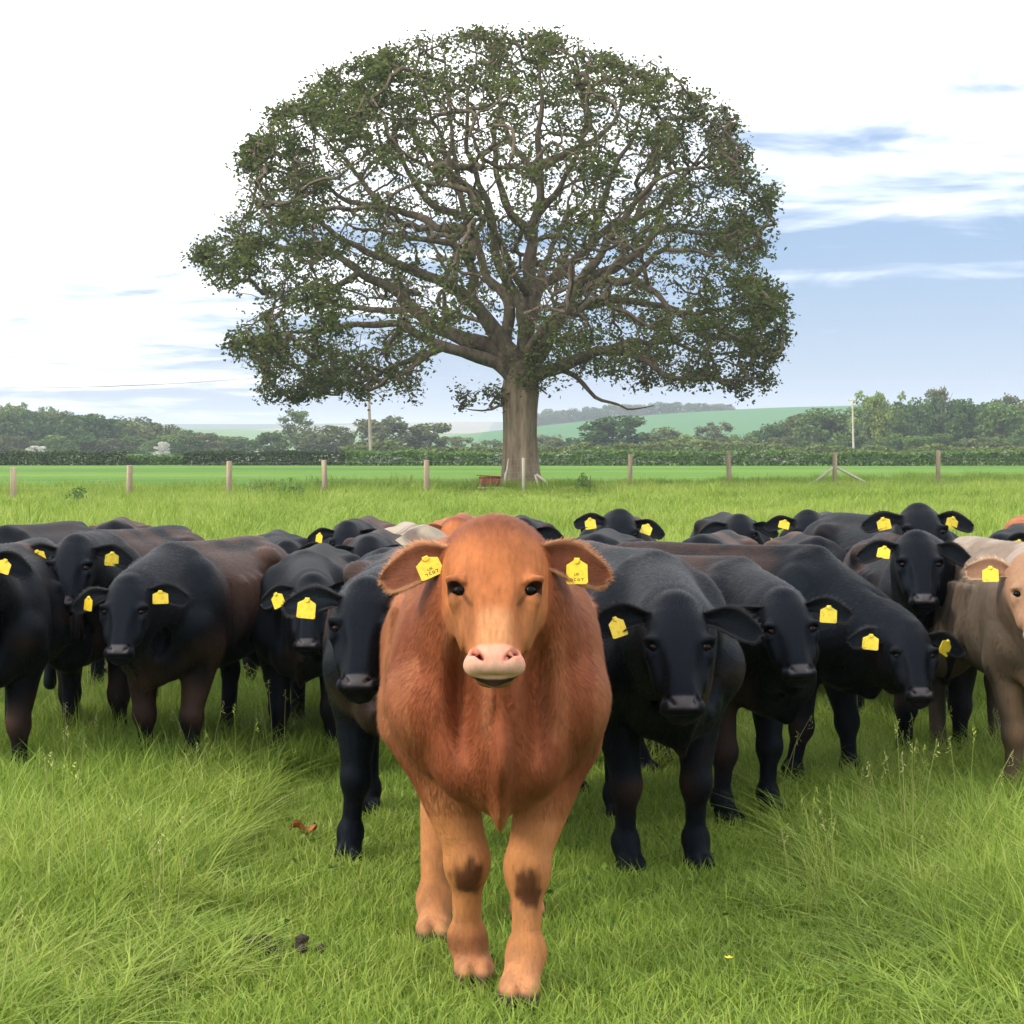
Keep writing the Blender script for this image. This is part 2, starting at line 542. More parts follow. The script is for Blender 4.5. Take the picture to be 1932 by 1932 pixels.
        pr.append(p_cone(stif, hock + np.array((0.02, 0, 0.05)), 0.118, 0.058, 0.06))
        pr.append(p_ell(hock, (0.062, 0.052, 0.075), 0.03))
        pr.append(p_cone(hock, fet, 0.050, 0.043, 0.03))
        pr.append(p_ell(fet, (0.054, 0.054, 0.058), 0.03))
        pr.append(p_cone(fet, foot + np.array((0.02, 0, 0.045)), 0.046, 0.053, 0.03))
        for q in (-1, 1):
            pr.append(p_ell(foot + np.array((0.035, q * 0.026, 0.032)), (0.070, 0.032, 0.05), 0.012))
        J[key] = (stif, hock, fet, foot)
    # head, in its own axes (u down the face, v to the animal's left, w out of the face)
    R = np.stack([U, Vv, W])
    FL = face_len
    def loc(P):
        q = ((P - H) @ R.T) / hs
        q[:, 0] = np.where(q[:, 0] > 0.2, 0.2 + (q[:, 0] - 0.2) / FL, q[:, 0])
        return q
    Hw, Hf, Hb = Prof(HEAD_U, HEAD_W, sm=5), Prof(HEAD_U, HEAD_F, sm=5), Prof(HEAD_U, HEAD_B, sm=5)
    def head(P):
        q = loc(P); u = q[:, 0]
        f, b, w = Hf(u), Hb(u), np.maximum(Hw(u) * (1 + (face_wid - 1) * smooth01(0.5, 0.3, u)), 0.008)
        c, hh = (f + b) / 2, np.maximum((f - b) / 2, 0.008)
        dw = (q[:, 2] - c) / hh
        tt = np.clip(dw, -1, 1)
        we = w * (0.88 + 0.12 * tt - 0.10 * tt * tt * smooth01(0.2, 0.3, u))
        ee = 2.5 + 0.9 * (dw > 0) * smooth01(0.10, 0.25, u)
        r = (np.abs(q[:, 1] / we) ** ee + np.abs(dw) ** ee) ** (1 / ee)
        d = (r - 1) * np.minimum(we, hh)
        ex = np.maximum(np.maximum(u - 0.517, -0.055 - u), 0)
        return (d + ex) * hs
    def hp(u, v, w): return H + hs * ((u if u <= 0.2 else 0.2 + (u - 0.2) * FL) * U + v * Vv + w * W)
    cb = [hp(u, v, w) for u in (-0.06, 0.57) for v in (-0.14, 0.14) for w in (-0.21, 0.06)]
    pr.append(Prim(head, np.min(cb, 0), np.max(cb, 0), 0.035))
    def he(c, r, k, op='add', rot=None):
        A = R if rot is None else np.array(rot) @ R
        pr.append(p_ell(hp(*c), np.array(r) * hs, k, A, op))
    def rot_w(a):
        c, s = math.cos(a), math.sin(a)
        return np.array(((c, s, 0), (-s, c, 0), (0, 0, 1)))
    he((-0.008, 0, -0.05), (0.040, 0.050, 0.055), 0.05)            # poll
    he((0.470, 0, 0.006), (0.046, 0.074, 0.034), 0.012)           # muzzle pad
    for s in (-1, 1):
        he((0.486, s * 0.044, -0.016), (0.023, 0.042, 0.038), 0.02)   # upper lip
        he((0.476, s * 0.060, -0.004), (0.030, 0.024, 0.036), 0.02)    # wings of the nostrils
    he((0.508, 0, -0.056), (0.020, 0.056, 0.040), 0.003)          # lower lip and chin
    for s in (-1, 1):
        he((0.205, s * 0.108, 0.006), (0.040, 0.028, 0.036), 0.03)       # orbit
        he((0.186, s * 0.112, 0.026), (0.011, 0.036, 0.020), 0.016, rot=rot_w(s * 0.28))   # brow / upper lid
        he((0.243, s * 0.095, 0.010), (0.010, 0.030, 0.014), 0.03, rot=rot_w(-s * 0.6))    # fold under the eye
        he((0.270, s * 0.090, -0.06), (0.10, 0.022, 0.06), 0.06)          # cheek
        he((0.210, s * 0.123, 0.028), (0.0095, 0.019, 0.020), 0.006, 'sub', rot=rot_w(s * 0.30))   # eye opening
        he((0.468, s * 0.047, 0.032), (0.026, 0.0085, 0.032), 0.007, 'sub', rot=rot_w(-s * 0.70))  # nostril
        he((0.452, s * 0.062, 0.030), (0.012, 0.010, 0.026), 0.007, 'sub')
        he((0.33, s * 0.092, 0.036), (0.10, 0.022, 0.026), 0.04, 'sub')      # hollow beside the nasal bone
    return pr, loc, hp, J, head

def black_coat(P, q, J, seed, brown):
    n = len(P)
    base = np.array((0.0026, 0.0026, 0.0034))
    C = np.tile(base, (n, 1))
    nz = vnoise(P, 2.3, seed) * 0.6 + vnoise(P, 6.1, seed + 3) * 0.4
    side = smooth01(0.70, 1.08, P[:, 2]) * smooth01(0.05, -0.35, P[:, 0])
    m = np.clip(side * smooth01(0.42, 0.62, nz) * 1.1 + 0.7 * smooth01(0.35, 0.15, np.abs(P[:, 2] - 0.55)) * smooth01(0.45, 0.7, nz) * smooth01(-0.4, 0.1, P[:, 0]), 0, 1) * brown
    inhead = (q[:, 0] > -0.06) & (q[:, 0] < 0.585) & (np.abs(q[:, 1]) < 0.16) & (q[:, 2] > -0.23)
    m = np.where(inhead, m * 0.25, m)
    C = C * (1 - m[:, None]) + m[:, None] * np.array((0.070, 0.036, 0.023))
    A = np.full(n, 0.58)
    # bare grey muzzle between the nostrils
    mz = inhead * smooth01(0.442, 0.456, q[:, 0]) * smooth01(0.508, 0.496, q[:, 0]) * smooth01(-0.02, 0.005, q[:, 2]) * smooth01(0.066, 0.050, np.abs(q[:, 1]))
    C = C * (1 - mz[:, None]) + mz[:, None] * np.array((0.060, 0.052, 0.052))
    A = A * (1 - mz) + mz * 0.26
    return C, A

def red_coat(P, q, J, seed, brown):
    n = len(P)
    nz = vnoise(P, 3.0, seed) * 0.6 + vnoise(P, 8.0, seed + 5) * 0.4
    C = np.tile(np.array((0.215, 0.060, 0.024)), (n, 1))
    def mixin(m, c):
        nonlocal C
        m = np.clip(m, 0, 1)[:, None]
        C = C * (1 - m) + m * np.array(c)
    mixin(smooth01(0.0, -0.35, P[:, 0]) * 0.75, (0.34, 0.135, 0.062))                        # barrel is paler
    mixin(smooth01(0.62, 0.42, P[:, 2]), (0.40, 0.165, 0.058))                               # legs orange
    mixin(smooth01(-0.6, -0.85, P[:, 0]) * smooth01(0.70, 0.45, P[:, 2]), (0.50, 0.25, 0.125))  # hind legs pale
    mixin(smooth01(0.16, 0.05, P[:, 2]) * 0.7, (0.47, 0.22, 0.11))
    mixin(smooth01(0.5, 0.75, nz) * 0.35, (0.17, 0.050, 0.022))
    mixin(smooth01(0.48, 0.62, vnoise(P * np.array((1, 1, 0.35)), 14.0, seed + 4)) * 0.22, (0.46, 0.20, 0.095))
    mixin(smooth01(0.40, 0.10, P[:, 2]) * smooth01(0.50, 0.68, vnoise(P * np.array((1, 1, 0.4)), 40.0, seed + 12)) * 0.35, (0.16, 0.085, 0.045))
    mixin(smooth01(0.055, 0.035, P[:, 2]), (0.06, 0.045, 0.035))
    for k in ('fl', 'fr'):
        d = np.linalg.norm((P - (J[k][1] + np.array((0.055, 0, -0.035)))) / np.array((0.06, 0.042, 0.060)), axis=1) + 0.9 * (vnoise(P * np.array((1, 1, 0.5)), 75.0, seed + 6) - 0.5) + 0.5 * (vnoise(P, 28.0, seed + 9) - 0.5)
        mixin(smooth01(1.25, 0.55, d) * 0.90, (0.055, 0.020, 0.010))
    d = np.abs(P[:, 2] - 0.115); fr = np.linalg.norm(P[:, :2] - J['fr'][2][:2], axis=1) < 0.12
    mixin(fr * smooth01(0.035, 0.01, d) * 0.6, (0.14, 0.05, 0.02))
    inhead = (q[:, 0] > -0.08) & (q[:, 0] < 0.585) & (np.abs(q[:, 1]) < 0.16) & (q[:, 2] > -0.23)
    fm = inhead * smooth01(-0.16, -0.06, q[:, 2])
    mixin(fm, (0.35, 0.118, 0.042))
    mixin(fm * smooth01(0.05, -0.02, q[:, 0]), (0.21, 0.07, 0.032))
    mixin(fm * smooth01(0.27, 0.33, q[:, 0]) * smooth01(0.07, 0.03, np.abs(q[:, 1])), (0.46, 0.205, 0.09))
    av = np.abs(q[:, 1])
    mixin(fm * smooth01(0.20, 0.26, q[:, 0]) * smooth01(0.44, 0.38, q[:, 0]) * smooth01(0.050, 0.072, av) * 0.55, (0.20, 0.085, 0.032))   # shading of the cheeks painted into the coat
    mixin(fm * smooth01(0.010, 0.003, np.abs(av - (0.100 - 0.55 * (q[:, 0] - 0.215)))) * smooth01(0.210, 0.222, q[:, 0]) * smooth01(0.285, 0.262, q[:, 0]) * 0.75, (0.11, 0.038, 0.016))   # shade of the fold below the eye, painted dark
    mixin(fm * smooth01(0.11, 0.04, q[:, 0]) * smooth01(0.07, 0.02, av) * 0.5, (0.17, 0.055, 0.026))
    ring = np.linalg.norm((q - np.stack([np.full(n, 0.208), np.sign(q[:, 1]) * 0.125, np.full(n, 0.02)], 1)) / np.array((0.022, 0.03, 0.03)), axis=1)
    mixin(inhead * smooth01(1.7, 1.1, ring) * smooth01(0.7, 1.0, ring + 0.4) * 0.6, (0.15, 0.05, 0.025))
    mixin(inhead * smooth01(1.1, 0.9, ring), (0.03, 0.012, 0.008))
    fz = vnoise(q * np.array((0.22, 1.0, 1.0)), 110.0, seed + 7) * 0.6 + vnoise(q * np.array((0.3, 1.0, 1.0)), 45.0, seed + 8) * 0.4
    C = C * (1 + (inhead * (q[:, 0] < 0.43) * 0.55 * (fz - 0.5)))[:, None]
    A = np.full(n, 0.62)
    mz = inhead * smooth01(0.428, 0.440, q[:, 0]) * smooth01(0.540, 0.530, q[:, 0]) * smooth01(-0.045, -0.03, q[:, 2])
    mixin(mz, (0.60, 0.27, 0.185))
    mixin(mz * smooth01(0.486, 0.502, q[:, 0]) * 0.8, (0.56, 0.34, 0.25))
    A = A * (1 - mz) + mz * 0.40
    for s in (-1, 1):
        ca_, sa_ = math.cos(-s * 0.70), math.sin(-s * 0.70)
        du, dv = q[:, 0] - 0.466, q[:, 1] - s * 0.049
        dn = np.sqrt(((ca_ * du + sa_ * dv) / 0.026) ** 2 + ((-sa_ * du + ca_ * dv) / 0.009) ** 2)
        mixin(inhead * smooth01(1.25, 0.8, dn) * smooth01(0.038, 0.024, q[:, 2]) * (q[:, 2] > -0.03), (0.10, 0.018, 0.012))
        mixin(inhead * smooth01(2.0, 1.3, dn) * smooth01(0.8, 1.2, dn) * (q[:, 2] > -0.03) * 0.5, (0.50, 0.15, 0.10))
    low = inhead * smooth01(0.470, 0.490, q[:, 0]) * (q[:, 2] > -0.115)
    mixin(low * smooth01(-0.036, -0.044, q[:, 2]), (0.22, 0.12, 0.058))                     # chin
    mixin(low * smooth01(0.014, 0.006, np.abs(q[:, 2] + 0.037)) * smooth01(0.49, 0.50, q[:, 0]), (0.035, 0.018, 0.010))   # mouth line: dark of the lip crease painted on
    return C, A

def tan_coat(P, q, J, seed, brown):
    n = len(P)
    nz = vnoise(P, 3.0, seed) * 0.5 + vnoise(P, 9.0, seed + 5) * 0.5
    C = np.tile(np.array((0.090, 0.068, 0.050)), (n, 1))  # body tone darkened for shade, cream kept to the top
    def mixin(m, c):
        nonlocal C
        m = np.clip(m, 0, 1)[:, None]
        C = C * (1 - m) + m * np.array(c)
    mixin(smooth01(1.02, 1.20, P[:, 2]), (0.30, 0.24, 0.19))
    mixin(smooth01(0.45, 0.7, nz) * 0.5, (0.11, 0.066, 0.042))
    mixin(smooth01(0.75, 0.45, P[:, 2]) * smooth01(0.0, 0.2, P[:, 0]) * 0.7, (0.26, 0.135, 0.062))
    inhead = (q[:, 0] > -0.08) & (q[:, 0] < 0.585) & (np.abs(q[:, 1]) < 0.16) & (q[:, 2] > -0.23)
    mixin(inhead * smooth01(-0.16, -0.06, q[:, 2]), (0.29, 0.165, 0.10))
    mz = inhead * smooth01(0.432, 0.452, q[:, 0]) * smooth01(0.534, 0.522, q[:, 0]) * smooth01(-0.05, -0.01, q[:, 2])
    mixin(mz, (0.30, 0.20, 0.16))
    return C, np.full(n, 0.6)

def cream_coat(P, q, J, seed, brown):
    n = len(P)
    nz = vnoise(P, 4.0, seed) * 0.6 + vnoise(P, 10.0, seed + 5) * 0.4
    C = np.tile(np.array((0.30, 0.25, 0.19)), (n, 1))
    m = smooth01(0.5, 0.7, nz)[:, None]
    return C * (1 - m) + m * np.array((0.12, 0.09, 0.075)), np.full(n, 0.6)

COATS = {'black': black_coat, 'red': red_coat, 'tan': tan_coat, 'cream': cream_coat}

def ear_mesh(root, e, m, g, L, wid, coat_col, rim_col, inner_col, rough):
    """cupped leaf-shaped ear: e = along, m = direction the hollow faces, g = upper edge"""
    ns, nt_ = 15, 11
    S, T = np.meshgrid(np.linspace(0, 1, ns), np.linspace(-1, 1, nt_), indexing='ij')
    Wd = wid * (0.36 + 0.64 * smooth01(0.0, 0.58, S)) * np.where(S > 0.60, np.sqrt(np.clip(1 - ((S - 0.60) / 0.402) ** 2, 0, 1)), 1)
    up = np.where(T > 0, 1.0, 1.12) * T
    bend = 0.10 * np.sin(np.pi * np.minimum(S * 1.15, 1.0)) - 0.06 * S
    cup = wid * 0.75 * (np.abs(T) ** 2.0) * (1 - 0.65 * S) - wid * 0.25 * (1 - S)
    def pt(off):
        return (root[None, None] + (S * L)[..., None] * e + (up * Wd + bend * L)[..., None] * g + (cup + off)[..., None] * m)
    A, B = pt(0.004), pt(-0.004 - 0.004)
    V = np.concatenate([A.reshape(-1, 3), B.reshape(-1, 3)])
    o = ns * nt_
    Fc = []
    idx = lambda i, j: i * nt_ + j
    for i in range(ns - 1):
        for j in range(nt_ - 1):
            Fc.append((idx(i, j), idx(i + 1, j), idx(i + 1, j + 1), idx(i, j + 1)))
            Fc.append((o + idx(i, j), o + idx(i, j + 1), o + idx(i + 1, j + 1), o + idx(i + 1, j)))
    for i in range(ns - 1):
        for j in (0, nt_ - 1):
            q = (idx(i, j), o + idx(i, j), o + idx(i + 1, j), idx(i + 1, j))
            Fc.append(q if j == 0 else q[::-1])
    for j in range(nt_ - 1):
        Fc.append((idx(ns - 1, j), o + idx(ns - 1, j), o + idx(ns - 1, j + 1), idx(ns - 1, j + 1)))
    Fc = np.array(Fc)
    # make the faces look outwards whichever side of the head this is
    a, b, c = A[5, 5], A[6, 5], A[5, 6]
    if np.dot(np.cross(b - a, c - a), m) < 0:
        Fc = Fc[:, ::-1]
    edge = np.maximum(np.abs(T), smooth01(0.8, 1.0, S)).reshape(-1)
    rim = smooth01(0.75, 0.98, edge)[:, None]
    inner = np.array(inner_col) * (1 - rim) + np.array(rim_col) * rim
    outer = np.tile(np.array(coat_col), (o, 1))
    return V, Fc, np.concatenate([inner, outer]), A

def tag_mesh(anchor, down, nrm, w=0.072, h=0.052, text=None):
    """flag-shaped ear tag with stud; returns mesh data with two materials"""
    side = np.cross(down, nrm); side /= np.linalg.norm(side)
    out = [(-0.12, 0.0), (0.12, 0.0), (0.14, 0.12), (0.50, 0.36), (0.52, 1.25), (0.44, 1.32), (-0.44, 1.32), (-0.52, 1.25), (-0.50, 0.36), (-0.14, 0.12)]
    bm = bmesh.new()
    def P(x, y, z): return Vector(anchor + side * x * w + down * (y - 0.12) * h + nrm * z)
    f = [bm.verts.new(P(x, y, 0.0035 - 0.004 * (1 - y))) for x, y in out]
    b = [bm.verts.new(P(x, y, 0.0015 - 0.004 * (1 - y))) for x, y in out]
    bm.faces.new(f); bm.faces.new(b[::-1])
    n = len(out)
    for i in range(n):
        bm.faces.new((f[i], b[i], b[(i + 1) % n], f[(i + 1) % n]))
    # stud
    c0 = [bm.verts.new(P(0.16 * math.cos(a), 0.16 + 0.16 * math.sin(a), 0.001)) for a in np.linspace(0, 2 * np.pi, 9)[:-1]]
    c1 = [bm.verts.new(P(0.13 * math.cos(a), 0.16 + 0.13 * math.sin(a), 0.006)) for a in np.linspace(0, 2 * np.pi, 9)[:-1]]
    for i in range(8):
        bm.faces.new((c0[i], c0[(i + 1) % 8], c1[(i + 1) % 8], c1[i]))
    bm.faces.new(c1)
    bmesh.ops.recalc_face_normals(bm, faces=bm.faces)
    if text:
        for line, size, y0 in text:
            cu = bpy.data.curves.new('print', 'FONT'); cu.body = line; cu.size = size; cu.align_x = 'CENTER'
            cu.resolution_u = 2
            to = bpy.data.objects.new('print', cu); COL.objects.link(to)
            dg = bpy.context.evaluated_depsgraph_get()
            me = to.evaluated_get(dg).to_mesh()
            vv = [bm.verts.new(Vector(anchor - side * v.co.x + down * (y0 * h - v.co.y) + nrm * 0.0042)) for v in me.vertices]
            for p in me.polygons:
                try:
                    ff = bm.faces.new([vv[i] for i in p.vertices]); ff.material_index = 1
                except ValueError: pass
            to.to_mesh_clear()
            bpy.data.objects.remove(to); bpy.data.curves.remove(cu)
    me = bpy.data.meshes.new('ear_tag')
    bm.to_mesh(me); bm.free()
    return me

def fur_mesh(V, Fc, N, C, A, n, flow, length, width, seed, lift=0.13, mask=None, calm=None, rough_n=0.10, var=0.13):
    """short hairs lying along the flow direction, one thin triangle each"""
    r = np.random.default_rng(seed)
    T = Fc if Fc.shape[1] == 3 else np.concatenate([Fc[:, [0, 1, 2]], Fc[:, [0, 2, 3]]])
    a, b, c = V[T[:, 0]], V[T[:, 1]], V[T[:, 2]]
    area = np.linalg.norm(np.cross(b - a, c - a), axis=1)
    if mask is not None:
        area = area * mask[T].mean(1)
    fi = r.choice(len(T), n, p=area / area.sum())
    u = r.random(n); v = r.random(n); fl = u + v > 1; u[fl] = 1 - u[fl]; v[fl] = 1 - v[fl]
    w0 = (1 - u - v)[:, None]; u = u[:, None]; v = v[:, None]
    def I(X): return X[T[fi, 0]] * w0 + X[T[fi, 1]] * u + X[T[fi, 2]] * v
    P = I(V); Nn = I(N); Nn /= np.linalg.norm(Nn, axis=1)[:, None] + 1e-9
    Cc = I(C); Aa = (A[T[fi, 0]])
    Fl = I(flow) + r.normal(0, 0.16, (n, 3))
    Fl -= (Fl * Nn).sum(1)[:, None] * Nn
    Fl /= np.linalg.norm(Fl, axis=1)[:, None] + 1e-9
    Ln = I(length[:, None])[:, 0] * r.uniform(0.6, 1.3, n)
    tip = P + (Fl + Nn * (lift * r.uniform(0.5, 1.5, n))[:, None]) * Ln[:, None]
    side = np.cross(Fl, Nn) * (width * r.uniform(0.7, 1.3, n))[:, None]
    P0 = P - Nn * 0.001
    VV = np.stack([P0 - side, P0 + side, tip], 1).reshape(-1, 3)
    TT = np.arange(3 * n).reshape(-1, 3)
    br = r.normal(1.0, var, n).clip(0.6, 2.2)
    clump = 0.72 + 0.56 * (0.6 * vnoise(P * np.array((1, 1, 0.22)), 70.0, seed + 1) + 0.4 * vnoise(P * np.array((1, 1, 0.3)), 26.0, seed + 2))
    vv = br * clump
    if calm is not None: vv = 1 + (vv - 1) * (1 - 0.7 * I(calm[:, None])[:, 0])
    CC = (Cc * vv[:, None])
    CC = np.stack([CC * 0.94, CC * 0.94, CC * 1.08], 1).reshape(-1, 3)
    me = mesh_np('fur', VV, TT, True, CC)
    ca = np.ones((3 * n, 4), np.float32); ca[:, :3] = CC; ca[:, 3] = np.repeat(Aa, 3)
    me.color_attributes['coat'].data.foreach_set('color', ca.ravel())
    nn = Nn + Fl * 0.25 + r.normal(0, rough_n, (n, 3))
    nn /= np.linalg.norm(nn, axis=1)[:, None]
    me.normals_split_custom_set_from_vertices(np.repeat(nn, 3, axis=0).astype(np.float32).tolist())
    return me

def calc_normals(V, Fc):
    T = Fc if Fc.shape[1] == 3 else np.concatenate([Fc[:, [0, 1, 2]], Fc[:, [0, 2, 3]]])
    fn = np.cross(V[T[:, 1]] - V[T[:, 0]], V[T[:, 2]] - V[T[:, 0]])
    N = np.zeros_like(V)
    for i in range(3): np.add.at(N, T[:, i], fn)
    return N / (np.linalg.norm(N, axis=1)[:, None] + 1e-12)

def build_cow(label, coat, foot_px, d, a, poll_px, d_head, hy=0.0, pitch=32, roll=0.0, s=1.0, hs=1.0, legs=None,
              belly=0.97, brown=0.5, h=0.018, fur=0, ear_l=(0, 0), ear_r=(0, 0), tags='lr', text=None, seed=1, neck_f=None,
              group=None, head_sub=False, name='cow', poll_world=None, es=1.2, knock=0.012):
    a = math.radians(a)
    org = np.array(px(foot_px, HOR, d)); org[2] = 0.0
    fwd = np.array((math.sin(a), -math.cos(a), 0)); left = np.array((math.cos(a), math.sin(a), 0)); up = np.array((0, 0, 1.0))
    B = np.stack([fwd, left, up])                       # world -> body
    Hw = np.array(px(poll_px[0], poll_px[1], d_head)) if poll_world is None else org + np.array(poll_world) @ B
    H = B @ (Hw - org) / s
    hy, th, ro = math.radians(hy), math.radians(pitch), math.radians(roll)
    f = np.array((math.sin(hy), -math.cos(hy), 0))
    U = math.sin(th) * f - math.cos(th) * up
    W = math.cos(th) * f + math.sin(th) * up
    Vv = np.cross(W, U)
    U, Vv = U * math.cos(ro) + Vv * math.sin(ro), Vv * math.cos(ro) - U * math.sin(ro)
    U, Vv, W = B @ U, B @ Vv, B @ W
    H = H - 0.0 * W
    if neck_f is None: neck_f = 0.88 if coat == 'black' else 1.0
    fr_ = np.random.default_rng(seed * 7).uniform((0.84, 0.96), (0.97, 1.10))
    lg = {'fl': (0, 0, 0), 'fr': (0, 0, 0), 'hl': (0, 0, 0), 'hr': (0, 0, 0)}
    if legs: lg.update(legs)
    prims, loc, hp, J, head_fn = cow_prims(H, U, Vv, W, hs, lg, belly, neck_f, knock=knock, face_len=0.88 if seed == 3 else fr_[0], face_wid=1.0 if seed == 3 else fr_[1])
    G, lo = field_grid(prims, h)
    V, Q = surface_nets(G, lo, h)
    V = project(V, prims, 2 if h < 0.017 else 1, 0.5 * h)
    if head_sub:
        def inh(P):
            q = loc(P)
            return (q[:, 0] > -0.08) & (q[:, 0] < 0.585) & (np.abs(q[:, 1]) < 0.17) & (q[:, 2] > -0.20)
        V, Q = subdiv_region(V, Q, inh, prims, 0.5 * h)
        if head_sub > 1:
            def inh2(P):
                q = loc(P)
                return (q[:, 0] > 0.13) & (np.abs(q[:, 1]) < 0.17) & (q[:, 2] > -0.10)
            V, Q = subdiv_region(V, Q, inh2, prims, 0.3 * h)
    q = loc(V)
    q[head_fn(V) > 0.062 * hs] = (-1.0, 0.0, -1.0)          # everything that is not head
    C, A = COATS[coat](V, q, J, seed, brown)
    root = empty(name, tuple(org), a - math.pi / 2)
    tag(root, label, 'cow', group)
    me = mesh_np('body', V * s, Q, True, C)
    ca = np.ones((len(V), 4), np.float32); ca[:, :3] = C; ca[:, 3] = A
    me.color_attributes['coat'].data.foreach_set('color', ca.ravel())
    body = link_mesh('body', me, M_HIDE_BLACK if coat == 'black' else M_HIDE, root)
    # eyes
    for sgn in (1, -1):
        bm = bmesh.new()
        bmesh.ops.create_uvsphere(bm, u_segments=14, v_segments=10, radius=0.0195 * hs * s)
        bmesh.ops.translate(bm, verts=bm.verts, vec=Vector(hp(0.210, sgn * 0.1055, 0.0105) * s))
        em = bpy.data.meshes.new('eye'); bm.to_mesh(em); bm.free()
        em.polygons.foreach_set('use_smooth', np.ones(len(em.polygons), bool))
        link_mesh('eye', em, M_EYE, root)
    # ears and tags
    col = {'black': ((0.0060, 0.0058, 0.0066), (0.030, 0.026, 0.024), (0.0030, 0.0028, 0.0028)),
           'red': ((0.30, 0.11, 0.05), (0.42, 0.20, 0.10), (0.15, 0.048, 0.022)),
           'tan': ((0.30, 0.19, 0.12), (0.46, 0.31, 0.2), (0.22, 0.12, 0.075)),
           'cream': ((0.45, 0.36, 0.26), (0.5, 0.42, 0.3), (0.3, 0.2, 0.13))}[coat]
    ears = []
    er = np.random.default_rng(seed * 3 + 1).uniform(-1, 1, 4) * (0.0 if seed == 3 else 1.0)
    ear_l = (ear_l[0] + 0.14 * er[0], ear_l[1] + 0.12 * er[1]); ear_r = (ear_r[0] + 0.14 * er[2], ear_r[1] + 0.12 * er[3])
    for sgn, (droop, fold), key in ((1, ear_l, 'l'), (-1, ear_r, 'r')):
        dr = 0.04 + droop
        e = Vv * sgn * 0.95 + U * dr - W * (0.22 - fold); e /= np.linalg.norm(e)
        m = W * 0.95 + U * 0.16 + Vv * sgn * 0.12; m -= (m @ e) * e; m /= np.linalg.norm(m)
        g = np.cross(m, e); g = g if g @ U < 0 else -g
        rootp = hp(0.050, sgn * 0.088, -0.072)
        EV, EF, EC, Ag = ear_mesh(rootp, e, m, g, 0.222 * hs * es, 0.050 * hs * es, *col, 0.5)
        em = mesh_np('ear', EV * s, EF, True, EC)
        ca = np.ones((len(EV), 4), np.float32); ca[:, :3] = EC; ca[:, 3] = 0.6
        em.color_attributes['coat'].data.foreach_set('color', ca.ravel())
        eo = link_mesh('ear', em, M_HIDE_BLACK if coat == 'black' else M_HIDE, root)
        ears.append((EV, EF, EC, e, m, g))
        if key in tags:
            jit = np.random.default_rng(seed * 10 + (sgn > 0)).uniform(-1, 1, 3)
            anchor = Ag[int(7 + jit[0] * 1.5), 4] + m * 0.052
            nr = m * 0.8 + e * 0.55 * jit[1] + up * 0.15; 
            dn = -up + e * (0.40 * jit[2] - 0.1)
            dn /= np.linalg.norm(dn)
            nr = nr - (nr @ dn) * dn; nr /= np.linalg.norm(nr)
            tm = tag_mesh(anchor * s, dn, nr, w=0.070 * (1 + 0.10 * jit[1]), h=0.052 * (1 + 0.12 * jit[0]), text=text if text else None)
            to = link_mesh('ear_tag', tm, M_TAG, eo)
            if text: tm.materials.append(M_PRINT)
    if fur:
        N = calc_normals(V, Q)
        flow = np.tile(np.array((-0.75, 0, -0.75)), (len(V), 1))
        leg = smooth01(0.62, 0.5, V[:, 2])[:, None]
        flow = flow * (1 - leg) + leg * np.array((0.0, 0, -1.0))
        whorl = 0.17
        inh = ((q[:, 0] > -0.08) & (q[:, 0] < 0.585) & (np.abs(q[:, 1]) < 0.17) & (q[:, 2] > -0.22))
        dirh = smooth01(whorl - 0.05, whorl + 0.05, q[:, 0])[:, None] * 2 - 1
        fh = dirh * U + np.sign(q[:, 1])[:, None] * Vv * 0.5 * np.minimum(1, np.abs(q[:, 1:2]) / 0.05) - 0.4 * W * (q[:, 0:1] < 0.05)
        flow = np.where(inh[:, None], fh, flow)
        length = np.full(len(V), 0.028) + 0.006 * smooth01(0.0, -0.4, V[:, 0])
        length = np.where(V[:, 2] < 0.5, 0.011, length)
        length = np.where(inh, 0.009 + 0.014 * smooth01(0.10, 0.0, q[:, 0]), length)
        mask = np.ones(len(V))
        mask[inh & (q[:, 0] > 0.425) & (q[:, 2] > -0.06)] = 0
        for sg in (-1, 1):
            mask[np.linalg.norm((q - np.array((0.208, sg * 0.125, 0.022))) / np.array((0.024, 0.034, 0.03)), axis=1) < 1] = 0
            mask[J['fl'][3][2] + 0.06 > V[:, 2]] = 0
        mask = mask * np.where(inh, 1.6 if coat == 'black' else smooth01(0.14, 0.03, q[:, 0]) * 1.5, 1.0)
        fm = fur_mesh(V * s, Q, N, C, np.where(A > 0.5, A - (0.10 if coat == 'black' else 0.0), A), fur, flow, length, 0.0008 if coat != 'black' else 0.0010, seed, mask=mask, calm=inh.astype(float) * (coat != 'black'), rough_n=0.30 if coat == 'black' else 0.12, var=0.45 if coat == 'black' else 0.13)
        link_mesh('fur', fm, M_FUR_BLACK if coat == 'black' else M_FUR, root)['kind'] = 'stuff'
        for (EV, EF, EC, e, m, g) in ears:
            n_ = calc_normals(EV, EF)
            ne = len(EV)
            S_ = np.tile(np.repeat(np.linspace(0, 1, 15), 11), 2); T_ = np.tile(np.tile(np.linspace(-1, 1, 11), 15), 2)
            fl = e[None] * (0.5 + S_[:, None]) + g[None] * T_[:, None] * 0.8
            ln = 0.007 + 0.009 * np.maximum(np.abs(T_), S_) ** 3
            fm = fur_mesh(EV * s, EF, n_, EC * 1.1, np.full(ne, 0.6), max(800, fur // 22), fl, ln, 0.0011, seed + 9, lift=0.5)
            link_mesh('ear_fur', fm, M_FUR_BLACK if coat == 'black' else M_FUR, root)['kind'] = 'stuff'
    return root
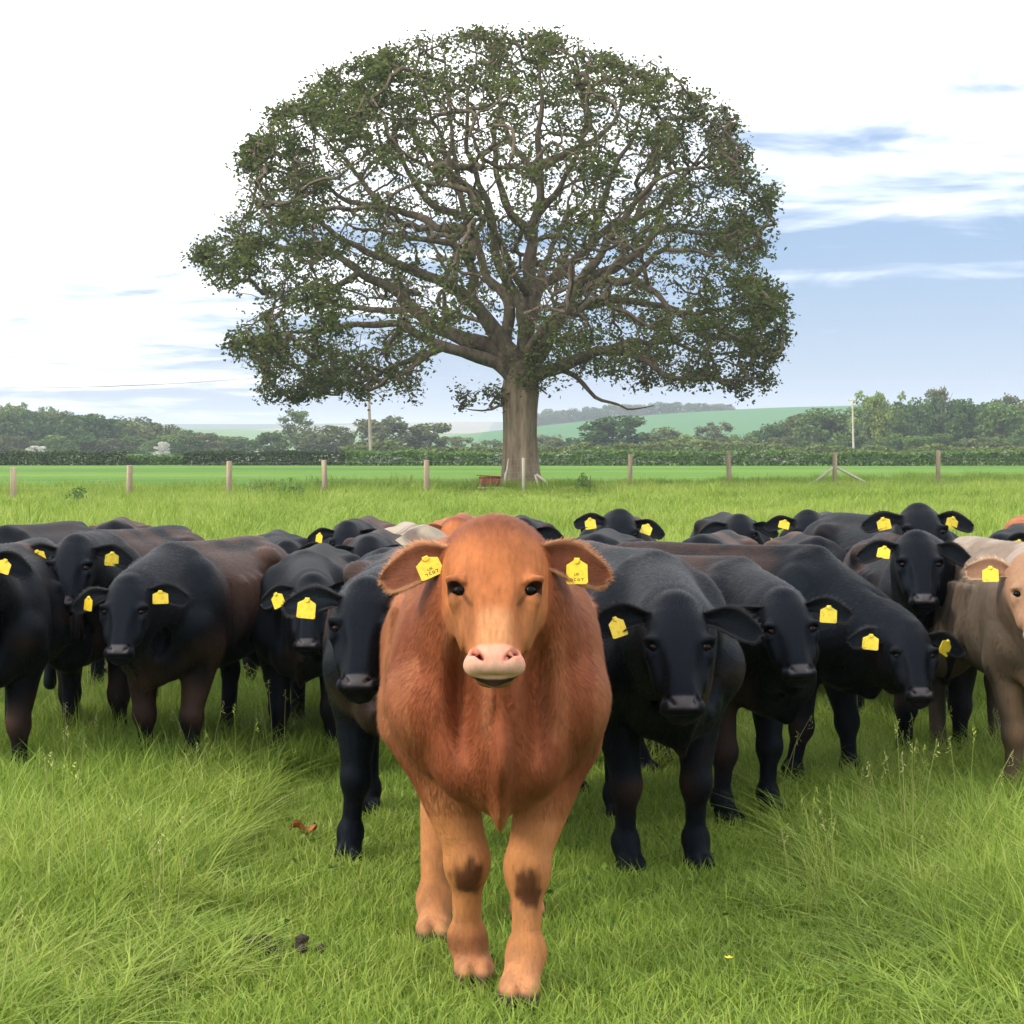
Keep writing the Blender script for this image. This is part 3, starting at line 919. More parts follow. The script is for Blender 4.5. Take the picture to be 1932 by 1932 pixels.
# ------------------------------------------------------------------ the herd
HERD = 'herd of young cattle behind the red cow'
def L_(fl=(0, 0), fr=(0, 0), hl=(0, 0), hr=(0, 0)):
    return {k: (*v, 0.0) for k, v in zip(('fl', 'fr', 'hl', 'hr'), (fl, fr, hl, hr))}
HERD_ROWS = []
def cow(label, coat, foot, d, a, poll, dh, **kw):
    HERD_ROWS.append((label, coat, foot, d, a, poll, dh, kw))
# the red cow in front
cow('chestnut red cow standing alone in front of the herd, facing forward with yellow tags', 'red', 938, 6.22, 2, (934, 1006), 5.88,
    hy=0, pitch=35, s=1.08, hs=0.88, es=1.2, h=0.011, fur=170000, head_sub=2, belly=0.88, seed=3, ear_l=(0.03, 0.05), ear_r=(0.05, 0.0),
    knock=0.035, legs=L_((0.15, -0.095), (-0.06, 0.085), (0.33, -0.05), (0.58, -0.015)), text=[('UK', 0.013, 0.78), ('2587', 0.021, 1.16)])
# black cattle beside it
cow('big black cow tucked close beside the red cow, head lowered, single tag', 'black', 752, 8.1, 2, (690, 1105), 7.42,
    hy=-3, pitch=34, s=0.948, hs=0.92, h=0.014, fur=70000, head_sub=1, brown=0.6, seed=11, ear_r=(-0.05, 0.05), tags='r',
    legs=L_((0.0, 0.02), (0.0, -0.06), (0.1, 0.0), (0.0, 0.0)))
cow('black cow with blunt muzzle and deep dewlap close behind the red cow', 'black', 1243, 7.9, 14, (1277, 1135), 7.25,
    hy=1, pitch=32, s=0.975, hs=0.908, h=0.014, fur=70000, head_sub=1, brown=1.1, seed=12, ear_r=(0.05, 0), ear_l=(-0.02, 0), tags='r',
    legs=L_((0.0, 0.0), (0.0, 0.02), (0.0, 0), (0.1, 0)))
cow('black cow with one large yellow tag, body angled behind the blunt-muzzled cow', 'black', 1405, 8.95, 38, (1480, 1124), 8.3,
    hy=3, pitch=34, roll=4, s=0.91, hs=0.873, h=0.016, fur=45000, head_sub=1, brown=0.6, seed=13, tags='l', ear_l=(0.0, 0.1))
cow('black cow stretching its neck down and forward beside the tan cow', 'black', 1550, 9.75, 52, (1716, 1182), 9.2,
    hy=2, pitch=37, s=0.92, hs=0.828, h=0.016, fur=45000, head_sub=1, brown=0.45, seed=14, legs=L_((0.1, 0.0), (-0.1, 0.0), (0, 0), (0.1, 0)))
cow('tall black cow looking over the back of the cow with the stretched neck', 'black', 1762, 10.4, 3, (1730, 1012), 9.95,
    hy=-2, pitch=36, s=0.920, hs=0.881, h=0.018, fur=26000, head_sub=1, brown=0.5, seed=15, tags='r', ear_l=(-0.08, 0), ear_r=(0.05, 0))
cow('tallest black cow at the back, head raised above the others, both ears tagged', 'black', 1745, 11.7, 18, (1735, 958), 11.2,
    hy=2, pitch=43, s=0.975, hs=0.908, h=0.018, fur=26000, head_sub=1, brown=0.1, seed=16, ear_l=(-0.05, 0), ear_r=(-0.05, 0))
cow('black cow showing only one tagged ear behind the two stacked black heads', 'black', 1700, 13.5, 2, (1718, 1010), 12.95,
    hy=0, s=0.874, hs=0.890, seed=17, h=0.022)
cow('tan cow with cream back and pinkish brown face at the edge of the herd', 'tan', 1972, 9.4, 6, (1952, 1058), 8.95,
    hy=-6, pitch=34, s=0.938, hs=0.890, h=0.016, fur=45000, head_sub=1, belly=0.86, seed=18, ear_r=(-0.22, 0.12))
cow('black cow behind the tan cow with one tagged ear showing', 'black', 2010, 11.8, 0, (1990, 1000), 11.3, s=0.920, hs=0.890, seed=19, h=0.022)
cow('orange red cow farthest back beyond the tan cow', 'red', 2030, 13.6, 0, (2003, 975), 13.0, s=0.938, hs=0.890, seed=20, h=0.024, tags='')
# back row
cow('black cow with both ears out, alone in the back row close to the red cow', 'black', 1160, 13.4, -4, (1171, 968), 12.9,
    hy=4, roll=-4, pitch=40, s=0.938, hs=0.890, seed=21, h=0.022, ear_l=(-0.05, 0), ear_r=(-0.1, 0))
cow('untagged small black cow head peeping over the brown backs', 'black', 1392, 14.7, 0, (1396, 977), 14.2, pitch=40, s=0.902, hs=0.890, seed=22, h=0.022, tags='')
cow('black cow in the back row with two tags beside a bluish hip', 'black', 1535, 14.1, -14, (1525, 969), 13.6, pitch=40, s=0.920, hs=0.890, seed=23, h=0.022, ear_l=(0.05, 0))
cow('black cow with a rusty brown back and hidden head, between two back row heads', 'black', 1322, 12.0, -15, None, 0, poll_world=(0.62, -0.05, 0.62),
    hy=10, pitch=10, s=0.883, hs=0.890, seed=24, h=0.022, brown=1.0)
cow('brown backed black cow, head down, behind the cow with the stretched neck', 'black', 1545, 12.0, 0, None, 0, poll_world=(0.62, 0.05, 0.62),
    pitch=10, s=0.874, hs=0.890, seed=25, h=0.022, brown=1.0)
cow('smooth black cow, head down, its back filling the gap behind the red cow', 'black', 1125, 11.05, -6, None, 0, poll_world=(0.60, 0.05, 0.66),
    pitch=10, s=0.920, hs=0.890, seed=26, h=0.02, brown=0.1)
cow('dark cow whose poll just shows over the top of the red cow', 'black', 985, 14.0, 0, (986, 986), 13.5, s=0.902, hs=0.890, seed=27, h=0.024, tags='')
# left side
cow('black cow with brown muzzle standing half sideways, whole body in view', 'black', 318, 10.05, -16, (241, 1098), 9.5,
    hy=-1, pitch=34, s=0.920, hs=0.864, h=0.015, fur=45000, head_sub=1, brown=0.9, belly=1.05, seed=31, legs=L_((0.06, 0), (-0.05, 0), (0.05, 0), (0, 0)))
cow('black cow with domed forehead looking over the half sideways cow', 'black', 178, 10.9, -14, (140, 1019), 10.3,
    hy=-2, pitch=37, s=0.938, hs=0.890, h=0.018, fur=26000, head_sub=1, brown=0.7, seed=32, ear_l=(-0.05, 0))
cow('black cow with rusty chest at the outer end of the herd, head out of view', 'black', -22, 9.75, 0, (-62, 1030), 9.2, s=0.920, hs=0.890, seed=33, h=0.02, brown=1.0, fur=20000)
cow('black cow with a bony bluish hip peak, head hidden low', 'black', 5, 11.9, -10, None, 0, poll_world=(0.6, -0.2, 0.7), pitch=12, s=0.929, hs=0.890, seed=34, h=0.022, brown=0.3)
cow('brown black cow far behind the domed forehead cow, only its back showing', 'black', 215, 13.6, 8, None, 0, poll_world=(0.6, 0, 0.6), pitch=10, s=0.902, hs=0.890, seed=35, h=0.024, brown=1.0)
cow('black cow with its dark face turned away and a silvery ear edge', 'black', 512, 12.9, 4, (536, 1028), 12.35, hy=-20, pitch=34, s=0.856, hs=0.935, seed=36, h=0.02,
    head_sub=1, brown=0.8, tags='l', ear_l=(-0.25, 0.2))
cow('black cow with greyish muzzle peeping out behind the big black cow', 'black', 575, 10.45, 0, (588, 1094), 9.85, hy=-2, pitch=31, s=0.874, hs=0.873, seed=37, h=0.018,
    head_sub=1, brown=0.3, tags='r', ear_r=(-0.02, 0))
cow('black cow almost hidden by the big black cow, muzzle edge showing', 'black', 720, 10.65, -12, (672, 1112), 10.0, hy=-2, pitch=30, s=0.874, hs=0.873, seed=38, h=0.02, tags='')
cow('brown black cow in the back row with one tag low on its ear', 'black', 668, 14.2, -2, (655, 990), 13.6, pitch=38, s=0.892, hs=0.890, seed=39, h=0.022, brown=0.9, tags='r')
cow('black cow behind the big black cow with only an ear tip out', 'black', 700, 12.4, 0, (695, 1020), 11.85, pitch=34, s=0.874, hs=0.890, seed=40, h=0.022, tags='')
cow('cream and grey cow showing only its pale back in the herd', 'cream', 802, 13.05, 10, None, 0, poll_world=(0.6, 0, 0.6), pitch=10, s=0.892, hs=0.890, seed=41, h=0.02)
cow('small rust red cow peeping from behind the chestnut cow', 'red', 868, 14.9, 0, (862, 984), 14.35, pitch=38, s=0.892, hs=0.890, seed=42, h=0.022, tags='')
def build_herd():
    for i, (label, coat, foot, d, a, poll, dh, kw) in enumerate(HERD_ROWS):
        build_cow(label, coat, foot, d, a, poll, dh, group=HERD if i else None, **kw)
build_herd()
# ------------------------------------------------------------------ the oak
def make_bark(name, c0, c1, c2, scale=6.0, strength=0.8, zs=0.18):
    m, nt, b = new_mat(name)
    n1 = noise_tex(nt, scale, 8, 0.65, sc=(1, 1, zs))
    n2 = noise_tex(nt, scale * 0.18, 3, 0.5)
    col = ramp(nt, n1, [(0.30, c0), (0.5, c1), (0.72, c2)])
    col = mix_col(nt, col, (0.075, 0.085, 0.04), ramp(nt, n2, [(0.5, (0, 0, 0)), (0.72, (0.5, 0.5, 0.5))]))
    nt.links.new(col, b.inputs['Base Color'])
    b.inputs['Roughness'].default_value = 0.9
    b.inputs['Specular IOR Level'].default_value = 0.15
    bump(nt, b, n1, strength, 0.06)
    return m
def trunk_mat():
    m = make_bark('oak_bark_trunk', (0.11, 0.080, 0.052), (0.23, 0.175, 0.120), (0.34, 0.275, 0.195), 5.0, 1.0, 0.14)
    nt = m.node_tree; b = nt.nodes['Principled BSDF']
    src = b.inputs['Base Color'].links[0].from_socket
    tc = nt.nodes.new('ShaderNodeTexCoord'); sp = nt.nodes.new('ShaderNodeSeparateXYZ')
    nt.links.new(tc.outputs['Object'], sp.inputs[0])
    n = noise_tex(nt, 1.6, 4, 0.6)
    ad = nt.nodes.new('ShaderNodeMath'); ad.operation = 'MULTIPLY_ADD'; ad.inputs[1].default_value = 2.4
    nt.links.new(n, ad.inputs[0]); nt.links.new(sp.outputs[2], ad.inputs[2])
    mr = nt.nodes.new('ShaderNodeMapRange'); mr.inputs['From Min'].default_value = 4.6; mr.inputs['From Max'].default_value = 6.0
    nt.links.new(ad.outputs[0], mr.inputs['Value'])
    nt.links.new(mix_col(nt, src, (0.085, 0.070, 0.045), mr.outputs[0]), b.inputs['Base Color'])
    return m
M_TRUNK = trunk_mat()
M_LIMB = make_bark('oak_bark_limb', (0.055, 0.040, 0.028), (0.120, 0.090, 0.064), (0.19, 0.15, 0.11), 5.0, 0.8, 0.5)

def make_leaf(name, c0, c1, trans=0.3, rough=0.6):
    m, nt, b = new_mat(name)
    a = nt.nodes.new('ShaderNodeAttribute'); a.attribute_name = 'coat'
    oi = nt.nodes.new('ShaderNodeObjectInfo')
    base = mix_col(nt, c0, c1, a.outputs['Fac'])
    hv = nt.nodes.new('ShaderNodeHueSaturation')
    mr = nt.nodes.new('ShaderNodeMapRange')
    mr.inputs['To Min'].default_value = 0.8; mr.inputs['To Max'].default_value = 1.2
    nt.links.new(oi.outputs['Random'], mr.inputs['Value'])
    nt.links.new(mr.outputs[0], hv.inputs['Value'])
    nt.links.new(base, hv.inputs['Color'])
    nt.links.new(hv.outputs[0], b.inputs['Base Color'])
    b.inputs['Roughness'].default_value = rough
    b.inputs['Specular IOR Level'].default_value = 0.2
    t = nt.nodes.new('ShaderNodeBsdfTranslucent')
    nt.links.new(hv.outputs[0], t.inputs['Color'])
    ms = nt.nodes.new('ShaderNodeMixShader'); ms.inputs[0].default_value = trans
    nt.links.new(b.outputs[0], ms.inputs[1]); nt.links.new(t.outputs[0], ms.inputs[2])
    nt.links.new(ms.outputs[0], nt.nodes['Material Output'].inputs['Surface'])
    return m
M_OAKLEAF = make_leaf('oak_leaf', (0.058, 0.080, 0.020), (0.160, 0.200, 0.042), 0.35)

def leaf_cloud(centers, size, r, flat=0.35, val=None, aspect=0.62):
    """one folded kite-shaped leaf per centre"""
    n = len(centers)
    d = r.normal(size=(n, 3)); d[:, 2] *= (1 - flat); d /= np.linalg.norm(d, axis=1)[:, None]
    k = r.normal(size=(n, 3)); k -= (k * d).sum(1)[:, None] * d; k /= np.linalg.norm(k, axis=1)[:, None]
    nn = np.cross(d, k)
    s = (size * r.uniform(0.6, 1.35, n))[:, None]
    V = np.stack([centers - d * s * 0.5, centers + k * s * aspect * 0.5 + nn * s * 0.1, centers + d * s * 0.55, centers - k * s * aspect * 0.5 + nn * s * 0.1], 1).reshape(-1, 3)
    Fq = np.arange(4 * n).reshape(-1, 4)
    v = r.random(n) if val is None else val
    return V, Fq, np.repeat(v, 4)[:, None].repeat(3, 1)

def tube(pts, rad, sides):
    pts = np.asarray(pts, float); n = len(pts)
    t = np.gradient(pts, axis=0); t /= np.linalg.norm(t, axis=1)[:, None] + 1e-9
    ref = np.array((0.31, 0.77, 0.55)) if abs(t[0] @ np.array((0.31, 0.77, 0.55))) < 0.9 else np.array((1.0, 0, 0))
    a = np.cross(t, ref); a /= np.linalg.norm(a, axis=1)[:, None] + 1e-9
    b = np.cross(t, a)
    ang = np.linspace(0, 2 * np.pi, sides, endpoint=False)
    V = pts[:, None] + np.asarray(rad)[:, None, None] * (np.cos(ang)[None, :, None] * a[:, None] + np.sin(ang)[None, :, None] * b[:, None])
    i, j = np.meshgrid(np.arange(n - 1), np.arange(sides), indexing='ij')
    i, j = i.ravel(), j.ravel(); j2 = (j + 1) % sides
    Fq = np.stack([i * sides + j, i * sides + j2, (i + 1) * sides + j2, (i + 1) * sides + j], 1)
    return V.reshape(-1, 3), Fq

def smooth_line(pts, step, jit, r):
    pts = np.asarray(pts, float)
    seg = np.linalg.norm(np.diff(pts, axis=0), axis=1)
    s = np.concatenate([[0], np.cumsum(seg)])
    n = max(3, int(s[-1] / step) + 1)
    u = np.linspace(0, s[-1], n)
    P = np.stack([np.interp(u, s, pts[:, k]) for k in range(3)], 1)
    for _ in range(2):
        P[1:-1] = 0.25 * P[:-2] + 0.5 * P[1:-1] + 0.25 * P[2:]
    nz = r.normal(0, jit, P.shape)
    nz[1:-1] = 0.3 * nz[:-2] + 0.4 * nz[1:-1] + 0.3 * nz[2:]
    nz[0] = 0
    return P + nz, u / s[-1]

OAK_D = 74.0
LIMBS = [  # name, parent, depth change (m, + away), start and end radius in photo pixels, photo points
    ('A', None, -2.5, 16, 3, [(968, 715), (950, 691), (900, 670), (840, 652), (804, 641), (780, 631), (769, 610), (741, 604), (687, 610), (634, 617), (546, 627), (480, 640)]),
    ('A2', 'A', -1.5, 9, 2, [(840, 652), (794, 673), (755, 709), (735, 715)]),
    ('A3', 'A', 1.5, 8, 2, [(840, 652), (794, 673), (741, 691), (705, 712), (652, 726), (560, 735)]),
    ('A4', 'A', 1.0, 8, 4, [(769, 610), (726, 656), (726, 684), (741, 691)]),
    ('B', None, 2.0, 19, 3, [(975, 690), (939, 656), (865, 638), (822, 617), (776, 581), (733, 542), (680, 510), (659, 492), (634, 475), (592, 478), (567, 482), (531, 464), (439, 457), (375, 489)]),
    ('B1', 'B', 2.5, 8, 2, [(776, 581), (740, 590), (660, 580), (590, 560), (520, 580), (470, 610)]),
    ('B2', 'B', -3.0, 7, 2, [(680, 510), (640, 540), (560, 545), (500, 560)]),
    ('C', None, -3.5, 19, 3, [(980, 690), (943, 645), (914, 599), (886, 563), (865, 549), (812, 521), (765, 510), (734, 492), (687, 478), (652, 457), (606, 422), (581, 393), (546, 391), (490, 380)]),
    ('D', 'C', -3.0, 12, 3, [(886, 563), (897, 524), (886, 489), (858, 461), (794, 455), (751, 439), (705, 436), (640, 420)]),
    ('E', 'D', 5.0, 12, 3, [(886, 489), (900, 436), (847, 432), (776, 404), (723, 390), (645, 379), (636, 367), (609, 342), (550, 330), (480, 300)]),
    ('E1', 'E', 2.5, 7, 2, [(723, 390), (690, 350), (640, 290), (590, 240), (540, 210)]),
    ('F', None, 3.5, 15, 3, [(985, 690), (950, 641), (964, 585), (950, 549), (918, 531), (897, 443), (886, 407), (867, 364), (861, 318), (850, 230), (840, 120)]),
    ('F1', 'F', -2.0, 9, 2, [(886, 407), (815, 394), (788, 352), (761, 318), (751, 279), (742, 227), (739, 181), (720, 110)]),
    ('F2', 'F', 3.0, 7, 2, [(867, 364), (820, 300), (780, 250), (700, 190), (640, 150)]),
    ('G', None, -3.0, 15, 3, [(990, 690), (985, 570), (950, 528), (932, 478), (929, 407), (913, 373), (897, 321), (882, 288), (880, 200), (900, 90)]),
    ('G1', 'G', -3.0, 7, 2, [(913, 373), (850, 330), (830, 260), (800, 190), (790, 110)]),
    ('H', None, 0.0, 21, 3, [(988, 700), (990, 664), (993, 585), (999, 509), (1002, 442), (1017, 402), (1020, 349), (1020, 288), (1014, 248), (1023, 212), (1020, 151), (1010, 70)]),
    ('H1', 'H', -2.5, 11, 3, [(1002, 450), (987, 428), (953, 388), (938, 333), (935, 273), (938, 212), (945, 120)]),
    ('H2', 'H', 3.0, 8, 2, [(1020, 349), (1002, 327), (984, 291), (956, 257), (930, 160), (920, 80)]),
    ('H3', 'H', 2.0, 9, 2, [(1020, 310), (1029, 303), (1078, 285), (1133, 260), (1163, 227), (1190, 150), (1200, 120)]),
    ('H4', 'H', -3.5, 8, 2, [(1017, 402), (1060, 350), (1090, 290), (1110, 210), (1110, 120)]),
    ('I', None, 3.0, 15, 3, [(990, 680), (1000, 600), (1005, 560), (1036, 527), (1078, 494), (1121, 463), (1145, 430), (1194, 418), (1248, 390), (1270, 358), (1324, 288), (1380, 250)]),
    ('I1', 'I', -2.0, 10, 2, [(1121, 463), (1130, 394), (1151, 343), (1163, 309), (1194, 273), (1203, 236), (1212, 200), (1250, 140)]),
    ('I2', 'I', 3.0, 7, 2, [(1194, 418), (1230, 350), (1260, 280), (1300, 210), (1340, 190)]),
    ('J', None, -2.5, 16, 3, [(995, 700), (1020, 636), (1054, 615), (1078, 573), (1090, 536), (1115, 506), (1139, 472), (1165, 420), (1210, 370), (1240, 330), (1300, 320), (1400, 300)]),
    ('J1', 'J', 2.0, 12, 2, [(1100, 524), (1133, 515), (1175, 503), (1203, 475), (1242, 433), (1285, 430), (1330, 445), (1391, 433), (1450, 400)]),
    ('J2', 'J', -2.5, 11, 2, [(1085, 551), (1139, 533), (1194, 533), (1218, 503), (1239, 469), (1303, 475), (1360, 480), (1440, 460)]),
    ('K', None, -1.0, 14, 3, [(998, 705), (1030, 650), (1054, 585), (1102, 573), (1163, 567), (1224, 570), (1270, 582), (1315, 633), (1400, 640), (1470, 600)]),
    ('K1', 'J2', -2.0, 8, 2, [(1194, 533), (1242, 557), (1279, 597), (1340, 590), (1430, 560)]),
    ('L', None, -2.5, 15, 3, [(998, 712), (1042, 694), (1090, 676), (1133, 661), (1178, 661), (1224, 679), (1248, 700), (1267, 719), (1315, 716), (1370, 719), (1440, 715)]),
    ('L2', 'L', 3.0, 8, 2, [(1133, 661), (1200, 645), (1280, 650), (1360, 670), (1440, 660)]),
    ('L1', None, -1.0, 8, 2, [(1005, 716), (1020, 712), (1051, 697), (1081, 703), (1118, 743), (1136, 761), (1163, 757), (1194, 776), (1209, 763), (1230, 766)]),
    ('M', None, -0.5, 5, 1.5, [(965, 745), (950, 762), (932, 780), (905, 776), (875, 768)]),
    ('M2', None, -0.5, 5, 3, [(1000, 720), (1011, 728), (1026, 740)]),
    ('N1', 'H', -7.0, 10, 2, [(996, 560), (960, 500), (930, 430), (900, 370), (890, 300)]),
    ('N2', 'H', 7.0, 10, 2, [(996, 560), (1030, 500), (1060, 430), (1080, 370), (1090, 320)]),
    ('N3', None, -7.0, 12, 2, [(990, 690), (1010, 640), (1040, 600), (1080, 580), (1120, 560), (1150, 540)]),
    ('N4', None, 7.0, 12, 2, [(985, 690), (940, 640), (900, 600), (860, 590), (800, 560)]),
]
CROWN = np.array([(350, 495), (400, 430), (450, 400), (445, 300), (500, 210), (600, 150), (660, 105), (760, 70), (920, 48), (1050, 60), (1140, 95), (1250, 120), (1350, 180), (1410, 250), (1425, 330), (1470, 360), (1470, 410), (1450, 480), (1400, 500), (1480, 545), (1490, 610), (1470, 680), (1460, 740), (1410, 745), (1300, 720), (1200, 735), (1130, 715), (1060, 700), (1000, 660), (960, 560), (900, 560), (880, 620), (800, 690), (760, 735), (700, 745), (620, 735), (540, 760), (490, 775), (500, 720), (430, 670), (430, 630), (500, 600), (480, 560), (400, 540)], float)

def in_poly(pts, poly):
    x, y = pts[:, 0], pts[:, 1]
    ins = np.zeros(len(pts), bool)
    j = len(poly) - 1
    for i in range(len(poly)):
        xi, yi = poly[i]; xj, yj = poly[j]
        c = ((yi > y) != (yj > y)) & (x < (xj - xi) * (y - yi) / (yj - yi + 1e-9) + xi)
        ins ^= c
        j = i
    return ins

def build_oak():
    r = np.random.default_rng(21)
    base = np.array(px(983, HOR, OAK_D)); base[2] = 0
    root = empty('oak_tree', tuple(base))
    tag(root, 'large solitary oak with broad domed crown of thin spring leaves and thick trunk', 'tree')
    sc = OAK_D / F
    # trunk with root flare and fluting
    tp = [(985, 940, 40), (984, 922, 37), (983, 900, 34), (982, 870, 32.5), (981, 830, 30.5), (981, 790, 30.5), (981, 750, 31.5), (983, 720, 34), (985, 698, 31), (988, 676, 22), (990, 655, 14)]
    P = np.array([px(x, y, OAK_D) for x, y, _ in tp]); R = np.array([w * sc for _, _, w in tp])
    P, u = smooth_line(P, 0.22, 0.0, r)
    R = np.interp(u, np.linspace(0, 1, len(tp)), R)
    ns = 40
    V, Fq = tube(P, R, ns)
    ang = np.tile(np.linspace(0, 2 * np.pi, ns, endpoint=False), len(P)); hh = np.repeat(P[:, 2], ns)
    fl = 0.05 * np.sin(ang * 5 + 1.0 + 0.12 * hh) + 0.035 * np.sin(ang * 9 + 0.4) + 0.10 * np.clip(1 - hh / 1.3, 0, 1) ** 2 * np.sin(ang * 5 + 1.0)
    ctr = np.repeat(P, ns, axis=0)
    V = ctr + (V - ctr) * (1 + fl)[:, None]
    me = mesh_np('trunk', V - base, Fq)
    link_mesh('trunk', me, M_TRUNK, root)
    # limbs
    nodes, nrad, ndir = [], [], []
    lines = {}
    for name, par, dep, r0, r1, pts in LIMBS:
        d0 = OAK_D
        if par:
            pp = lines[par]
            q = np.array([pp[0][:, 0], pp[0][:, 2]]).T
            # depth of the parent where this limb leaves it
            w = np.array([(px(pts[0][0], pts[0][1], dd).x - a) ** 2 + (px(pts[0][0], pts[0][1], dd).z - b) ** 2 for (a, b), dd in zip(q, pp[0][:, 1])])
            d0 = pp[0][w.argmin(), 1]
        k = len(pts)
        dl = np.concatenate([[0], np.cumsum(np.linalg.norm(np.diff(np.array(pts, float), axis=0), axis=1))]); dl /= dl[-1]
        W = np.array([px(x, y, d0 + dep * (t ** 1.1)) for (x, y), t in zip(pts, dl)])
        L, u = smooth_line(W, 0.3, 0.075, r)
        rad = (r0 + (r1 * 0.45 - r0) * u ** 0.72) * sc * (1 + r.normal(0, 0.05, len(u)))
        lines[name] = (L, rad)
        V, Fq = tube(L, rad, 9)
        link_mesh('limb', mesh_np('limb', V - base, Fq), M_LIMB, root)
        dirs = np.gradient(L, axis=0); dirs /= np.linalg.norm(dirs, axis=1)[:, None]
        if name not in ('M2',):
            st = 3 if par is None else 1
            nodes.append(L[st:]); nrad.append(rad[st:]); ndir.append(dirs[st:])
    N0 = np.concatenate(nodes); D0 = np.concatenate(ndir)
    # targets filling the crown
    n_t = 7600
    T = []
    while sum(len(t) for t in T) < n_t:
        q = np.stack([r.uniform(345, 1495, 6000), r.uniform(45, 780, 6000)], 1)
        q = q[in_poly(q, CROWN)]
        rx, ry = (q[:, 0] - 940) / 570, (q[:, 1] - 560) / np.where(q[:, 1] < 560, 520, 230)
        rr = np.clip(np.sqrt(rx ** 2 + ry ** 2), 0, 1)
        half = 9.5 * np.sqrt(1 - rr ** 2) + 1.2
        t = r.uniform(-1, 1, len(q))
        keep = r.random(len(q)) < np.clip(0.34 + 0.75 * np.maximum(rr, np.abs(t)) ** 2.5, 0, 1)
        q, t, half = q[keep], t[keep], half[keep]
        T.append(np.array([px(a, b, OAK_D + h_ * c) for (a, b), h_, c in zip(q, half, t)]))
    T = np.concatenate(T)[:n_t]
    low = [px(*p, OAK_D + r.uniform(-1.6, 0.6)) for p in np.stack([r.uniform(852, 958, 60), 770 - 45 * r.random(60) ** 1.5 + r.normal(0, 8, 60)], 1)]
    low += [px(*p, OAK_D + r.uniform(-1.6, 0.6)) for p in np.stack([r.uniform(1000, 1100, 30), r.normal(720, 10, 30)], 1)]
    low += [px(*p, OAK_D + r.uniform(-3.5, 2)) for p in np.stack([r.uniform(500, 800, 90), r.normal(736, 18, 90)], 1)]
    low += [px(*p, OAK_D + r.uniform(-3.5, 2)) for p in np.stack([r.uniform(1120, 1450, 70), r.normal(724, 14, 70)], 1)]
    T = np.concatenate([T, np.array(low)]); n_t = len(T)
    # pull the targets into clumps
    cl = T[r.choice(n_t, 430, replace=False)]
    dcl = ((T[:, None, :] - cl[None]) ** 2).sum(2); near = dcl.argmin(1)
    T = T + (cl[near] - T) * 0.36 + r.normal(0, 0.10, T.shape)
    d2 = np.full(n_t, 1e9)
    for i in range(0, len(N0), 200):
        d2 = np.minimum(d2, ((T[:, None, :] - N0[None, i:i + 200]) ** 2).sum(2).min(1))
    order = np.argsort(d2)
    cap = len(N0) + n_t * 14
    NP = np.zeros((cap, 3)); ND = np.zeros((cap, 3)); PAR = np.full(cap, -1, np.int64); cnt = len(N0)
    NP[:cnt] = N0; ND[:cnt] = D0
    chains, tips = [], []
    for ti in order:
        t = T[ti]
        v = t - NP[:cnt]
        dist = np.sqrt((v * v).sum(1)) + 1e-6
        co = (v * ND[:cnt]).sum(1) / dist
        j = int((dist * (1.35 - 0.35 * co)).argmin())
        dd = dist[j]
        if dd > 4.5 or cnt + 20 > cap: continue
        k = int(min(12, max(2, round(dd / 0.28))))
        c = NP[j] + ND[j] * dd * 0.42 + r.normal(0, 0.10 * dd, 3)
        s = (np.arange(1, k + 1) / k)[:, None]
        path = (1 - s) ** 2 * NP[j] + 2 * s * (1 - s) * c + s * s * t
        path[:-1] += r.normal(0, 0.065, (k - 1, 3))
        ids = np.arange(cnt, cnt + k)
        NP[ids] = path; PAR[ids[0]] = j; PAR[ids[1:]] = ids[:-1]
        dr = np.diff(np.vstack([NP[j], path]), axis=0); dr /= np.linalg.norm(dr, axis=1)[:, None] + 1e-9
        ND[ids] = dr
        chains.append((j, ids)); tips.append(ids[-1]); cnt += k
    load = np.zeros(cnt); load[tips] = 1
    for i in range(cnt - 1, len(N0) - 1, -1):
        if PAR[i] >= 0: load[PAR[i]] += load[i]
    rad = 0.0150 * np.maximum(load, 1) ** 0.40
    VV, FF, off = [], [], 0
    for j, ids in chains:
        ii = np.concatenate([[j], ids])
        rr = rad[ii].copy(); rr[0] = rr[1]
        sd = 5 if rr[1] > 0.03 else 3
        V, Fq = tube(NP[ii], rr, sd)
        VV.append(V); FF.append(Fq + off); off += len(V)
    me = mesh_np('twigs', np.concatenate(VV) - base, np.concatenate(FF))
    link_mesh('twigs', me, M_LIMB, root)['kind'] = 'stuff'
    # leaves: clusters at twig ends, thinner in the upper right of the crown
    tp = NP[np.array(tips)]
    ix = 966 + tp[:, 0] / tp[:, 1] * F; iy = HOR - (tp[:, 2] - CAM_H) / tp[:, 1] * F
    ell = np.sqrt(((ix - 930) / 560) ** 2 + ((iy - 560) / np.where(iy < 560, 510, 220)) ** 2 + ((tp[:, 1] - OAK_D) / 10.5) ** 2)
    den = (0.42 + 0.30 * smooth01(1000, 560, ix) + 0.25 * smooth01(470, 620, iy) + 0.95 * (vnoise(tp, 0.50, 5) - 0.5) * 2 + 0.20 * smooth01(260, 100, iy)) * (0.30 + 0.75 * smooth01(0.35, 0.95, ell)) * (1 - 0.50 * smooth01(600, 710, iy)) * (1 - 0.25 * smooth01(1.0, 1.15, ell))
    nl = np.clip(r.poisson(np.clip(den, 0.10, 1.5) * 19), 1, 44)
    idx = np.repeat(np.arange(len(tp)), nl)
    c = tp[idx] + r.normal(0, 1, (len(idx), 3)) * np.array((0.18, 0.18, 0.12))
    val = np.clip(0.35 + 0.5 * (vnoise(c, 0.6, 8) - 0.5) + r.normal(0, 0.2, len(c)), 0, 1)
    # tufts of leaves growing straight from the limbs, thick on the right of the crotch
    ep = []
